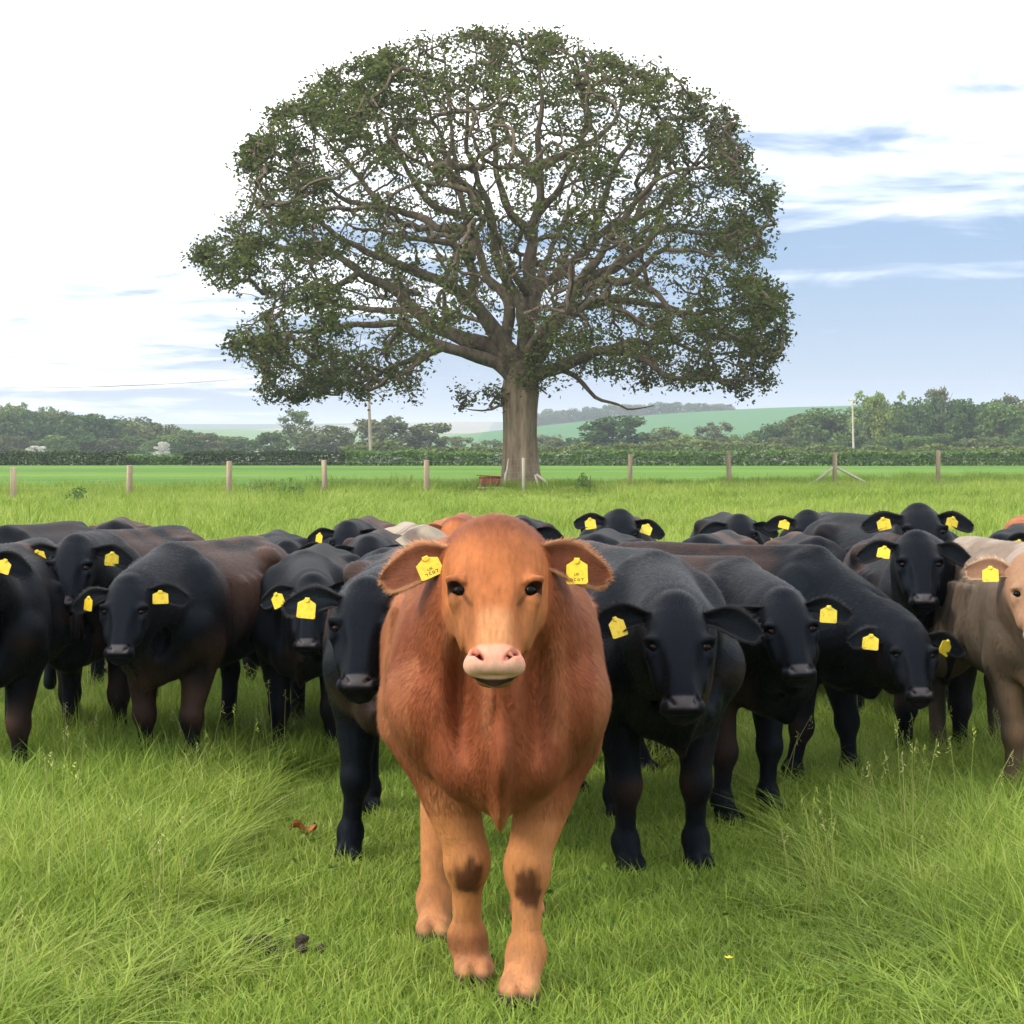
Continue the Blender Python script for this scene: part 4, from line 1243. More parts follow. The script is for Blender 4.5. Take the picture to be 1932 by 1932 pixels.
    for name, (L, rd) in lines.items():
        if name in ('L1', 'M2'): continue
        for p, w in zip(L, rd):
            if r.random() < 0.30:
                ep.append(p + r.normal(0, 0.28, (r.integers(5, 14), 3)))
    for x, y, s_, n_ in ((1030, 690, 0.75, 420), (1060, 650, 0.7, 320), (1010, 700, 0.5, 160), (1090, 600, 0.6, 160), (990, 620, 0.4, 60), (870, 620, 0.5, 90)):
        ep.append(np.array(px(x, y, OAK_D - 0.7)) + r.normal(0, 1, (n_, 3)) * np.array((s_, 0.6, s_ * 0.6)))
    ep = np.concatenate(ep)
    c = np.concatenate([c, ep]); val = np.concatenate([val, np.clip(r.normal(0.75, 0.2, len(ep)), 0, 1)])
    V, Fq, C = leaf_cloud(c, 0.155, r, val=val)
    link_mesh('foliage', mesh_np('foliage', V - base, Fq, False, C), M_OAKLEAF, root)['kind'] = 'stuff'
    return root
build_oak()
# ------------------------------------------------------------------ ground and hills
def ground_mat():
    m, nt, b = new_mat('pasture_ground')
    tc = nt.nodes.new('ShaderNodeTexCoord'); sp = nt.nodes.new('ShaderNodeSeparateXYZ')
    nt.links.new(tc.outputs['Object'], sp.inputs[0])
    n1 = noise_tex(nt, 0.35, 5, 0.6); n2 = noise_tex(nt, 6.0, 5, 0.7); n3 = noise_tex(nt, 0.06, 4, 0.6, sc=(0.35, 1, 1))
    past = ramp(nt, n2, [(0.25, (0.035, 0.055, 0.014)), (0.5, (0.085, 0.135, 0.028)), (0.8, (0.16, 0.21, 0.05))])
    past = mix_col(nt, past, (0.13, 0.17, 0.045), ramp(nt, n1, [(0.4, (0, 0, 0)), (0.65, (0.7, 0.7, 0.7))]))
    crop = ramp(nt, n3, [(0.3, (0.070, 0.150, 0.022)), (0.52, (0.100, 0.195, 0.028)), (0.72, (0.145, 0.235, 0.040))])
    crop = mix_col(nt, crop, (0.06, 0.15, 0.03), ramp(nt, n2, [(0.35, (0.35, 0.35, 0.35)), (0.6, (0, 0, 0))]))
    # crop begins behind the fence line
    e = nt.nodes.new('ShaderNodeMath'); e.operation = 'MULTIPLY_ADD'; e.inputs[1].default_value = -0.62
    nt.links.new(sp.outputs[0], e.inputs[0]); nt.links.new(sp.outputs[1], e.inputs[2])
    w = nt.nodes.new('ShaderNodeMath'); w.operation = 'MULTIPLY_ADD'; w.inputs[1].default_value = 5.0
    nt.links.new(n1, w.inputs[0]); nt.links.new(e.outputs[0], w.inputs[2])
    mr = nt.nodes.new('ShaderNodeMapRange'); mr.inputs['From Min'].default_value = 74.0; mr.inputs['From Max'].default_value = 78.0
    nt.links.new(w.outputs[0], mr.inputs['Value'])
    far = nt.nodes.new('ShaderNodeMapRange'); far.inputs['From Min'].default_value = 172; far.inputs['From Max'].default_value = 176
    nt.links.new(sp.outputs[1], far.inputs['Value'])
    col = mix_col(nt, past, crop, mr.outputs[0])
    col = mix_col(nt, col, (0.085, 0.14, 0.045), far.outputs[0])
    nt.links.new(col, b.inputs['Base Color'])
    b.inputs['Roughness'].default_value = 0.95
    b.inputs['Specular IOR Level'].default_value = 0.05
    bump(nt, b, n2, 0.6, 0.05)
    return m

def build_ground():
    ys = np.concatenate([np.linspace(-60, 40, 60), np.geomspace(41, 6500, 110)])
    xs = np.sinh(np.linspace(-4.2, 4.2, 90)) / math.sinh(4.2) * 6000
    X, Y = np.meshgrid(xs, ys, indexing='ij')
    P = np.stack([X.ravel(), Y.ravel(), np.zeros(X.size)], 1)
    P[:, 2] = 0.05 * (vnoise(P, 0.15, 3) - 0.5) * smooth01(16, 30, P[:, 1])
    P[:, 2] -= smooth01(450, 900, P[:, 1]) * 6.0
    nx, ny = len(xs), len(ys)
    i, j = np.meshgrid(np.arange(nx - 1), np.arange(ny - 1), indexing='ij'); i, j = i.ravel(), j.ravel()
    Fq = np.stack([i * ny + j, (i + 1) * ny + j, (i + 1) * ny + j + 1, i * ny + j + 1], 1)
    g = link_mesh('ground', mesh_np('ground', P, Fq), ground_mat())
    tag(g, 'green pasture and bright crop field running to the hedges', 'ground', kind='structure')
build_ground()

def hill_mat(name, cols, scale):
    m, nt, b = new_mat(name)
    t = nt.nodes.new('ShaderNodeTexCoord'); mp = nt.nodes.new('ShaderNodeMapping')
    mp.inputs['Scale'].default_value = (1, 0.5, 0)
    v = nt.nodes.new('ShaderNodeTexVoronoi'); v.inputs['Scale'].default_value = scale
    nt.links.new(t.outputs['Object'], mp.inputs[0]); nt.links.new(mp.outputs[0], v.inputs['Vector'])
    sp = nt.nodes.new('ShaderNodeSeparateColor'); nt.links.new(v.outputs['Color'], sp.inputs[0])
    c = ramp(nt, sp.outputs[0], cols)
    n = noise_tex(nt, 0.02, 6, 0.65)
    c = mix_col(nt, c, (0.03, 0.055, 0.02), ramp(nt, n, [(0.5, (0, 0, 0)), (0.8, (0.5, 0.5, 0.5))]))
    nt.links.new(c, b.inputs['Base Color']); b.inputs['Roughness'].default_value = 1.0
    b.inputs['Specular IOR Level'].default_value = 0.0
    return m

def build_hill(label, crest, d, depth, mat, back=1.5):
    """a ridge: foot in front, crest line read from the photograph, falling away behind"""
    cx = np.linspace(crest[0][0], crest[-1][0], 140)
    cy = np.interp(cx, [c[0] for c in crest], [c[1] for c in crest])
    k = np.ones(9) / 9; cy = np.convolve(np.pad(cy, 4, mode='edge'), k, 'valid')
    top = np.array([px(x, y, d) for x, y in zip(cx, cy)])
    rows = []
    for t in np.linspace(0, 1, 18):
        q = top.copy(); q[:, 1] = d - depth * (1 - t); q[:, 0] *= q[:, 1] / d
        q[:, 2] = -7 + (top[:, 2] + 7) * (0.5 - 0.5 * math.cos(math.pi * t)) * (0.55 + 0.45 * t)
        rows.append(q)
    for t in np.linspace(0.1, 1, 8):
        q = top.copy(); q[:, 1] = d + depth * back * t; q[:, 0] *= q[:, 1] / d; q[:, 2] = top[:, 2] - (top[:, 2] + 8) * t * t
        rows.append(q)
    P = np.concatenate(rows); nr, nc = len(rows), len(cx)
    i, j = np.meshgrid(np.arange(nr - 1), np.arange(nc - 1), indexing='ij'); i, j = i.ravel(), j.ravel()
    Fq = np.stack([i * nc + j, i * nc + j + 1, (i + 1) * nc + j + 1, (i + 1) * nc + j], 1)
    o = link_mesh('hill', mesh_np('hill', P, Fq), mat)
    tag(o, label, 'hill', kind='structure')
M_HILL_FAR = hill_mat('far_ridge_fields', [(0.0, (0.05, 0.085, 0.035)), (0.35, (0.07, 0.10, 0.05)), (0.6, (0.28, 0.21, 0.14)), (0.9, (0.22, 0.19, 0.11))], 0.0016)
M_HILL_MID = hill_mat('near_ridge_fields', [(0.0, (0.10, 0.19, 0.05)), (0.5, (0.13, 0.23, 0.06)), (0.9, (0.17, 0.24, 0.08))], 0.004)
M_HILL_RIGHT = hill_mat('hillside_pasture', [(0.0, (0.055, 0.145, 0.05)), (0.5, (0.06, 0.16, 0.055)), (0.9, (0.085, 0.18, 0.06))], 0.0035)
build_hill('long distant ridge with dark woods and pale ploughed fields on the skyline', [(-2200, 802), (-300, 803), (350, 799), (500, 801), (620, 801), (700, 797), (900, 796), (1000, 794), (1300, 800), (2400, 800), (4000, 800)], 3600, 1500, M_HILL_FAR)
build_hill('low light green ridge between the woods', [(-2200, 812), (0, 812), (380, 808), (520, 811), (640, 816), (900, 818), (1200, 822), (4000, 822)], 1900, 700, M_HILL_MID)
build_hill('green pasture hillside rising behind the hedgerow trees', [(700, 838), (860, 822), (940, 812), (1020, 802), (1100, 794), (1200, 783), (1300, 777), (1400, 771), (1500, 768), (1600, 765), (1932, 762), (2600, 762), (4200, 775)], 1250, 560, M_HILL_RIGHT)

# ------------------------------------------------------------------ trees beyond the field
FOL = {k: make_leaf('foliage_' + k, a, b, 0.2, 0.8) for k, a, b in (
    ('dark', (0.039, 0.083, 0.023), (0.097, 0.178, 0.041)), ('mid', (0.067, 0.121, 0.030), (0.151, 0.235, 0.051)),
    ('olive', (0.075, 0.103, 0.032), (0.170, 0.206, 0.066)), ('pale', (0.103, 0.164, 0.050), (0.230, 0.314, 0.095)),
    ('brown', (0.085, 0.100, 0.040), (0.170, 0.188, 0.077)), ('blossom', (0.450, 0.463, 0.362), (0.700, 0.700, 0.700)),
    ('hedge', (0.036, 0.060, 0.019), (0.085, 0.125, 0.041)), ('verge', (0.067, 0.136, 0.032), (0.158, 0.263, 0.056)),
    ('yellow', (0.115, 0.164, 0.036), (0.242, 0.314, 0.073)))}

def crown_points(kind, r, n):
    """leaf-clump centres in a unit crown (height 1, radius ~0.5)"""
    lobes = {'round': 34, 'wide': 40, 'airy': 40, 'spray': 40, 'bush': 22}[kind]
    c, s = [], []
    for i in range(lobes):
        a = r.uniform(0, 2 * np.pi); z = r.random()
        if kind == 'round': z = 0.10 + 0.78 * z; R = 0.42 * math.sqrt(max(0.02, 1 - ((z - 0.45) / 0.52) ** 2)); q = r.uniform(0.5, 1.0)
        elif kind == 'wide': z = 0.08 + 0.78 * z; R = 0.50 * math.sqrt(max(0.02, 1 - ((z - 0.38) / 0.56) ** 2)); q = r.uniform(0.45, 1.0)
        elif kind == 'airy': z = 0.15 + 0.8 * z; R = 0.40 * math.sqrt(max(0.02, 1 - ((z - 0.5) / 0.52) ** 2)); q = r.uniform(0.2, 1.0)
        elif kind == 'spray': z = 0.30 + 0.68 * z; R = 0.12 + 0.36 * (z - 0.3) / 0.68; q = r.uniform(0.1, 1.0)
        else: z = 0.08 + 0.8 * z; R = 0.5 * math.sqrt(max(0.02, 1 - ((z - 0.35) / 0.65) ** 2)); q = r.uniform(0.4, 1.0)
        c.append((R * q * math.cos(a), R * q * math.sin(a), z)); s.append(r.uniform(0.07, 0.14) if kind in ('airy', 'spray') else r.uniform(0.11, 0.19))
    c, s = np.array(c), np.array(s)
    i = r.integers(0, lobes, n)
    d = r.normal(size=(n, 3)); d /= np.linalg.norm(d, axis=1)[:, None]
    rad = s[i] * r.uniform(0.35 if kind in ('airy', 'spray') else 0.65, 1.05, n)
    P = c[i] + d * rad[:, None] * np.array((1, 1, 0.8))
    P[:, 2] = np.clip(P[:, 2], 0.01, None)
    return P
PROTO = {}
def tree_proto(kind, var):
    key = (kind, var)
    if key in PROTO: return PROTO[key]
    r = np.random.default_rng(hash((kind, var)) % 9973 if False else sum(map(ord, kind)) * 7 + var)
    n = {'round': 3600, 'wide': 4200, 'airy': 3000, 'spray': 3000, 'bush': 1800}[kind]
    P = crown_points(kind, r, n)
    V, Fq, C = leaf_cloud(P, 0.062 if kind not in ('airy', 'spray') else 0.045, r, val=np.clip(r.normal(0.45, 0.25, n), 0, 1), aspect=0.8)
    crown = mesh_np('crown', V, Fq, False, C)
    VV, FF, off = [], [], 0
    def add(pts, rad, sd):
        nonlocal off
        v, f = tube(np.array(pts), np.array(rad), sd); VV.append(v); FF.append(f + off); off += len(v)
    th = 0.34 if kind != 'bush' else 0.2
    add([(0, 0, -0.02), (0.005, 0, th * 0.5), (0.0, 0.01, th)], [0.036, 0.026, 0.024], 7)
    for k in range(9):
        a = r.uniform(0, 6.28); z = r.uniform(0.55, 0.95); R = r.uniform(0.1, 0.4 if kind != 'spray' else 0.3)
        e = np.array((R * math.cos(a), R * math.sin(a), z)); s0 = np.array((0, 0.005, th * r.uniform(0.7, 1.0)))
        add([s0, s0 * 0.5 + e * 0.5 + r.normal(0, 0.02, 3) - np.array((e[0] * 0.1, e[1] * 0.1, 0)), e], [0.014, 0.009, 0.003], 4)
    trunk = mesh_np('trunk', np.concatenate(VV), np.concatenate(FF))
    trunk.materials.append(M_LIMB); crown.materials.append(FOL['mid'])
    PROTO[key] = (trunk, crown)
    return PROTO[key]

def far_tree(x, ytop, ybase, wpx, d, kind, fol, label, group, var=0, name='hedgerow_tree', z0=None):
    top = px(x, ytop, d); h = top.z - (0 if z0 is None else z0)
    wid = wpx / F * d
    trunk, crown = tree_proto(kind, var)
    o = empty(name, (top.x, d, 0 if z0 is None else z0), random.uniform(0, 6.28))
    sw = wid / (1.05 if kind != 'spray' else 0.95)
    o.scale = (sw, sw, h)
    tag(o, label, 'tree', group)
    t = link_mesh('trunk', trunk, None, o)
    c = link_mesh('crown', crown, None, o)
    c.material_slots[0].link = 'OBJECT'; c.material_slots[0].material = FOL[fol]
    return o

def build_far_trees():
    R = random.Random(5)
    SHAPE = {'round': 'upright rounded', 'wide': 'broad spreading', 'bush': 'low bushy', 'airy': 'thin airy'}
    TINT = {'olive': 'olive green', 'mid': 'fresh green', 'dark': 'dark green', 'brown': 'brownish', 'pale': 'pale green'}
    gl, gr, gm, gh = 'trees of the wood at the field edge', 'trees of the dark wood beside the pale pollard', 'trees along the far hedgerow', 'trees on the hillside skyline'
    # left wood: top edge falls away to the right
    x = -150
    while x < 400:
        y = float(np.interp(x, [-150, 0, 60, 130, 250, 330, 400], [758, 764, 766, 780, 792, 802, 822]))
        back = R.random() < 0.5
        kd, fo = R.choice(['round', 'wide', 'round']), R.choice(['olive', 'mid', 'dark', 'olive', 'brown'])
        far_tree(x, y + R.uniform(-6, 5), 860, R.uniform(75, 110), R.uniform(385, 430), kd, fo,
                 '%s %s tree in the wood behind the clipped hedge' % (SHAPE[kd], TINT[fo]), gl, R.randint(0, 2))
        x += R.uniform(24, 36)
    x = -120
    while x < 420:
        fo = R.choice(['olive', 'mid', 'brown', 'dark'])
        far_tree(x, R.uniform(815, 832), 860, R.uniform(60, 95), R.uniform(330, 365), 'bush', fo, '%s shrub along the foot of the wood behind the clipped hedge' % TINT[fo], 'shrubs along the foot of the wood', R.randint(0, 2), 'hedgerow_shrub')
        x += R.uniform(30, 48)
    for x, y, w, lab in ((30, 758, 80, 'bright leafy treetop at the high end of the wood'), (85, 765, 90, 'second bright leafy treetop at the high end of the wood')):
        far_tree(x, y, 860, w, 440, 'airy', 'pale', lab, None, 1)
    for x, y, w, lab in ((305, 832, 34, 'small white blossoming hawthorn at the foot of the wood'), (72, 840, 42, 'low white blossoming hawthorn near the wood')):
        far_tree(x, y, 860, w, 318, 'bush', 'blossom', lab, None, 1, 'hawthorn')
    # middle hedgerow
    for (x, y, w, d, kind, fol, lab) in (
        (560, 776, 110, 360, 'airy', 'pale', 'tall airy pale green tree near the leaning utility pole'),
        (515, 812, 80, 345, 'round', 'mid', 'rounded green tree at the foot of the airy pale tree'),
        (620, 800, 110, 352, 'wide', 'olive', 'broad soft green tree between airy tree and pole'),
        (450, 822, 90, 380, 'wide', 'mid', 'low green tree in the dip of the wood'),
        (718, 784, 118, 340, 'round', 'brown', 'dome shaped brownish tree directly behind the leaning utility pole'),
        (810, 796, 105, 345, 'wide', 'olive', 'broad dark olive tree between pole and oak'),
        (872, 822, 70, 338, 'bush', 'brown', 'small brownish tree close to the oak trunk'),
        (925, 826, 70, 360, 'bush', 'olive', 'low dull tree seen beside the oak trunk above the rusty trough'),
        (1035, 820, 70, 345, 'round', 'brown', 'small brownish tree seen beside the oak trunk below the hill trees'),
        (1082, 824, 60, 360, 'bush', 'dark', 'low dark shrub beside the broad dark green tree'),
        (1165, 782, 138, 335, 'wide', 'dark', 'broad dark green tree with domed top before the hillside'),
        (1250, 806, 90, 350, 'round', 'olive', 'dull olive tree next to the broad dark green tree'),
        (1290, 818, 72, 330, 'bush', 'yellow', 'small yellowish green bush in the hedgerow'),
        (1352, 795, 105, 355, 'airy', 'brown', 'thin brownish tree in front of the hillside'),
        (1340, 822, 100, 335, 'bush', 'olive', 'low olive bush under the thin brownish tree'),
        (1405, 812, 70, 332, 'bush', 'pale', 'pale greyish flowering bush in the hedgerow'),
        (1452, 800, 72, 338, 'round', 'dark', 'compact dark tree before the dark wood'),
        (1640, 736, 96, 300, 'airy', 'pale', 'tall pale yellow green tree behind the pale pole'),
        (1662, 742, 88, 296, 'spray', 'yellow', 'pollard with a spray of upright pale twigs on a thick trunk')):
        far_tree(x, y, 862, w, d, kind, fol, lab, None, R.randint(0, 2))
    # right wood
    x = 1500
    while x < 2080:
        y = float(np.interp(x, [1490, 1530, 1600, 1700, 1760, 1830, 1932, 2080], [785, 766, 768, 755, 742, 756, 752, 750]))
        kd, fo = R.choice(['round', 'wide']), R.choice(['dark', 'dark', 'mid', 'olive'])
        far_tree(x, y + R.uniform(-4, 6), 860, R.uniform(80, 120), R.uniform(320, 360), kd, fo, '%s %s tree in the wood around the pollard' % (SHAPE[kd], TINT[fo]), gr, R.randint(0, 2))
        x += R.uniform(32, 46)
    for x, y, w, lab in ((1770, 735, 90, 'bare twiggy treetop showing above the dark wood'), (1905, 748, 90, 'brownish twiggy treetop at the end of the dark wood')):
        far_tree(x, y, 860, w, 365, 'airy', 'brown', lab, None, 2)
    x = 1480
    while x < 2060:
        fo = R.choice(['mid', 'dark', 'olive'])
        far_tree(x, R.uniform(815, 832), 860, R.uniform(60, 95), R.uniform(285, 300), 'bush', fo, '%s shrub at the foot of the wood around the pollard' % TINT[fo], 'shrubs at the foot of the dark wood', R.randint(0, 2), 'hedgerow_shrub')
        x += R.uniform(34, 52)
    # hillside skyline row
    x = 1000
    while x < 1380:
        yb = float(np.interp(x, [1000, 1100, 1200, 1300, 1400], [803, 794, 783, 777, 771]))
        zb = px(x, yb + 2, 1245).z
        kd, fo = R.choice(['round', 'wide']), R.choice(['dark', 'mid', 'brown'])
        hpx = float(np.interp(x, [1000, 1080, 1200, 1300, 1380], [26, 32, 24, 20, 10]))
        far_tree(x, yb - hpx * R.uniform(0.8, 1.1), 0, R.uniform(26, 40), 1243 + R.uniform(-12, 0), kd, fo, 'small distant %s %s tree in the row along the hill crest' % (SHAPE[kd], TINT[fo]), gh, R.randint(0, 2), 'skyline_tree', zb - 1.0)
        x += R.uniform(13, 22)
build_far_trees()

# ------------------------------------------------------------------ hedges
def hedge(name, label, xa, xb, d, ztop, width, fol, n, size, group=None, wob=0.12, seed=1):
    r = np.random.default_rng(seed)
    a, b = px(xa, HOR, d).x, px(xb, HOR, d).x
    L = b - a
    x = r.uniform(0, L, n); t = r.random(n)
    Pn = np.stack([x + a, np.full(n, d), np.zeros(n)], 1)
    zt = ztop * (1 + wob * 2 * (vnoise(Pn, 0.45, seed) - 0.5) + 0.4 * wob * (vnoise(Pn, 2.0, seed + 1) - 0.5))
    face = r.random(n)
    y = np.where(face < 0.45, -width / 2 + r.normal(0, 0.09, n), np.where(face < 0.85, r.uniform(-width / 2, width / 2, n), width / 2 + r.normal(0, 0.09, n)))
    z = np.where((face < 0.45) | (face > 0.85), r.random(n) * zt, zt + r.normal(0, 0.06, n))
    P = np.stack([x, y, np.clip(z, 0.03, None)], 1)
    V, Fq, C = leaf_cloud(P, size, r, val=np.clip(r.normal(0.42, 0.25, n), 0, 1), aspect=0.8)
    root = empty(name, (a, d, 0))
    tag(root, label, 'hedge', group)
    link_mesh('foliage', mesh_np('foliage', V, Fq, False, C), FOL[fol], root)['kind'] = 'stuff'
    # woody core
    bm = bmesh.new()
    k = max(4, int(L / 0.5))
    for i in range(k):
        xx = L * (i + 0.5) / k
        q = bmesh.ops.create_cone(bm, segments=5, radius1=0.05, radius2=0.02, depth=ztop * 0.9, cap_ends=True)
        bmesh.ops.translate(bm, verts=q['verts'], vec=(xx + r.normal(0, 0.1), r.normal(0, width * 0.2), ztop * 0.45))
    me = bpy.data.meshes.new('stems'); bm.to_mesh(me); bm.free()
    link_mesh('stems', me, M_LIMB, root)['kind'] = 'stuff'
    return root
hedge('hedge', 'dark clipped hedge at the outer end of the crop field', -160, 236, 168, 1.02, 1.6, 'hedge', 9000, 0.20, seed=2)
hedge('hedge', 'lower stretch of clipped hedge between the two dark ones', 232, 352, 170, 0.72, 1.6, 'verge', 3200, 0.20, seed=3)
hedge('hedge', 'dark clipped hedge ending at the utility pole', 348, 662, 168, 1.04, 1.6, 'hedge', 8000, 0.20, seed=4)
hedge('hedge', 'loose green hedge bank with cow parsley behind the oak and fence', 655, 2100, 166, 1.02, 2.4, 'verge', 22000, 0.24, wob=0.22, seed=5)
hedge('hedge', 'overgrown hedge line in front of the far hedgerow trees', 640, 2150, 215, 1.45, 3.0, 'olive', 16000, 0.32, wob=0.55, seed=6)

def cow_parsley():
    r = np.random.default_rng(12)
    P = []
    for x, n in [(x, r.integers(2, 7)) for x in np.concatenate([r.uniform(670, 960, 26), r.uniform(1020, 1250, 16), r.uniform(1330, 1520, 18), r.uniform(1560, 1932, 8), r.uniform(440, 640, 7)])]:
        c = np.array(px(x, HOR, 164.6)); c[2] = r.uniform(0.25, 0.95)
        P.append(c + r.normal(0, 1, (n, 3)) * np.array((0.22, 0.12, 0.18)))
    P = np.concatenate(P); P[:, 2] = np.clip(P[:, 2], 0.1, None)
    n = len(P)
    cl = np.repeat(P, 12, axis=0) + r.normal(0, 1, (n * 12, 3)) * np.array((0.07, 0.07, 0.025))
    V, Fq, C = leaf_cloud(cl, 0.050, r, flat=0.8)
    VV, FF, off = [V], [Fq], len(V)
    for p in P:
        v, f = tube(np.array([(p[0], p[1], 0), (p[0] + r.normal(0, .03), p[1], p[2] * 0.6), p]), np.array([0.01, 0.008, 0.005]), 3)
        VV.append(v); FF.append(f + off); off += len(v)
    CC = np.full((off, 3), 0.3); CC[:len(C)] = 0.5 + 0.5 * C
    o = link_mesh('cow_parsley', mesh_np('cow_parsley', np.concatenate(VV), np.concatenate(FF), False, CC), FOL['blossom'])
    o.data.materials.append(FOL['verge'])
    mi = np.ones(sum(len(f) for f in FF), np.int32); mi[:len(Fq)] = 0
    o.data.polygons.foreach_set('material_index', mi)
    tag(o, 'scattered white cow parsley flowers along the green hedge bank', 'wildflowers', kind='stuff')
cow_parsley()

# ------------------------------------------------------------------ fence, poles, feeder
def wood_mat(name, c0, c1):
    m, nt, b = new_mat(name)
    n = noise_tex(nt, 9.0, 7, 0.65, sc=(1, 1, 0.12))
    nt.links.new(ramp(nt, n, [(0.3, c0), (0.7, c1)]), b.inputs['Base Color'])
    b.inputs['Roughness'].default_value = 0.9; b.inputs['Specular IOR Level'].default_value = 0.1
    bump(nt, b, n, 0.6, 0.02)
    return m
M_POST = wood_mat('weathered_post', (0.20, 0.15, 0.10), (0.42, 0.34, 0.235))
M_POLE = wood_mat('grey_pole', (0.20, 0.17, 0.13), (0.38, 0.34, 0.28))
M_PALE = wood_mat('bleached_branch', (0.32, 0.29, 0.22), (0.55, 0.52, 0.42))
M_WIRE = make_plain('galvanised_wire', (0.30, 0.31, 0.32), 0.5)
def rust_mat():
    m, nt, b = new_mat('rusty_metal')
    n = noise_tex(nt, 5.0, 8, 0.7)
    nt.links.new(ramp(nt, n, [(0.35, (0.10, 0.028, 0.014)), (0.55, (0.26, 0.070, 0.030)), (0.75, (0.34, 0.13, 0.06))]), b.inputs['Base Color'])
    b.inputs['Roughness'].default_value = 0.85
    return m
M_RUST = rust_mat()

def log_mesh(name, pts, rad, sides=10, jit=0.006, seed=0):
    r = np.random.default_rng(seed)
    V, Fq = tube(np.array(pts, float), np.array(rad, float), sides)
    V = V + r.normal(0, jit, V.shape)
    n = len(pts)
    bm = bmesh.new()
    bm.from_mesh(mesh_np('w', V, Fq))
    bm.verts.ensure_lookup_table()
    bm.faces.new([bm.verts[(n - 1) * sides + k] for k in range(sides)])
    bm.faces.new([bm.verts[k] for k in range(sides)][::-1])
    me = bpy.data.meshes.new(name); bm.to_mesh(me); bm.free()
    return me

def build_fence():
    posts = [(-170, 880, 956), (25, 882, 952), (243, 878, 946), (432, 870, 944), (613, 868, 937), (805, 868, 937), (988, 864, 934), (1189, 857, 929), (1376, 853, 925), (1575, 854, 923), (1770, 850, 922), (1965, 848, 921)]
    root = empty('fence', tuple(px(25, HOR, 57)[:2]) + (0,))
    tag(root, 'stock fence of rough wooden posts and thin wire between pasture and crop field', 'fence')
    o0 = np.array(root.location)
    tops = []
    r = np.random.default_rng(4)
    for i, (x, yt, yb) in enumerate(posts):
        d = CAM_H * F / (yb - HOR)
        b = np.array(px(x, HOR, d)); b[2] = 0
        t = np.array(px(x, yt, d)) + np.array((r.normal(0, 0.02), 0, 0))
        w = {988: 0.05, 1189: 0.08}.get(x, 0.090)
        me = log_mesh('post', [b - (0, 0, 0.25), b * 0.5 + t * 0.5, t - (0, 0, 0.012), t], [w, w * 0.96, w * 0.94, w * 0.80], 12, 0.004, i)
        me.transform(Matrix.Translation(Vector(-o0)))
        link_mesh('post', me, M_POST if x != 988 else M_PALE, root)
        tops.append((b, t))
    # diagonal struts of the straining post
    b, t = tops[9]
    for dx in (-0.9, 1.35):
        e = b + np.array((dx, 0.0, 0.15)); s = b + (t - b) * 0.62
        me = log_mesh('brace', [e, (e + s) / 2, s], [0.05, 0.05, 0.05], 8, 0.003, 50)
        me.transform(Matrix.Translation(Vector(-o0)))
        link_mesh('brace', me, M_PALE, root)
    for hfrac in (0.97, 0.80, 0.62, 0.45):
        pts = []
        for (b0, t0), (b1, t1) in zip(tops[:-1], tops[1:]):
            p0, p1 = b0 + (t0 - b0) * hfrac - np.array((0, 0.1, 0)), b1 + (t1 - b1) * hfrac - np.array((0, 0.1, 0))
            for s in np.linspace(0, 1, 6)[:-1]:
                p = p0 + (p1 - p0) * s; p[2] -= 0.03 * 4 * s * (1 - s); pts.append(p)
        V, Fq = tube(np.array(pts) - o0, np.full(len(pts), 0.0025), 4)
        link_mesh('wire', mesh_np('wire', V, Fq), M_WIRE, root)
build_fence()

def utility_pole(label, xb, xt, ytop, d, rad, mat):
    b = np.array(px(xb, HOR, d)); b[2] = 0
    t = np.array(px(xt, ytop, d))
    root = empty('utility_pole', tuple(b))
    tag(root, label, 'pole')
    k = np.linspace(0, 1, 7)[:, None]
    me = log_mesh('pole', list((t - b) * k - np.array((0, 0, 0.3)) * (k == 0)), list(rad * (1 - 0.35 * k[:, 0])), 12, 0.003, 3)
    link_mesh('pole_shaft', me, mat, root)
    tt = t - b
    me = log_mesh('crossarm', [tt + (-0.55, 0, -0.25), tt + (0, 0, -0.25), tt + (0.55, 0, -0.25)], [0.06, 0.06, 0.06], 6, 0.0, 4)
    link_mesh('crossarm', me, mat, root)
    for s in (-0.45, 0.45):
        me = log_mesh('insulator', [tt + (s, 0, -0.2), tt + (s, 0, -0.12), tt + (s, 0, -0.05)], [0.05, 0.06, 0.03], 8, 0.0, 5)
        link_mesh('insulator', me, M_PALE, root)
    return t
pole_top = utility_pole('thin leaning wooden utility pole beside the oak crown', 700, 694, 690, 172, 0.15, M_POLE)
pole2 = utility_pole('pale utility pole standing before the pollard and dark wood', 1611, 1608, 752, 262, 0.15, M_PALE)
def overhead_wire(label, a, b, sag, off):
    k = np.linspace(0, 1, 40)[:, None]
    P = a + (b - a) * k + off
    P[:, 2] -= (4 * k * (1 - k))[:, 0] * sag
    V, Fq = tube(P - a, np.full(40, 0.016), 5)
    o = link_mesh('overhead_wire', mesh_np('overhead_wire', V, Fq), M_POLE)
    o.location = a
    tag(o, label, 'wire', 'overhead wires')
pa = np.array(px(-420, 716, 150))
for s_ in (-0.45, 0.45):
    overhead_wire('thin overhead wire running from the utility pole over the wood', pa, np.array(pole_top), 1.1, np.array((s_, 0, -0.05)))

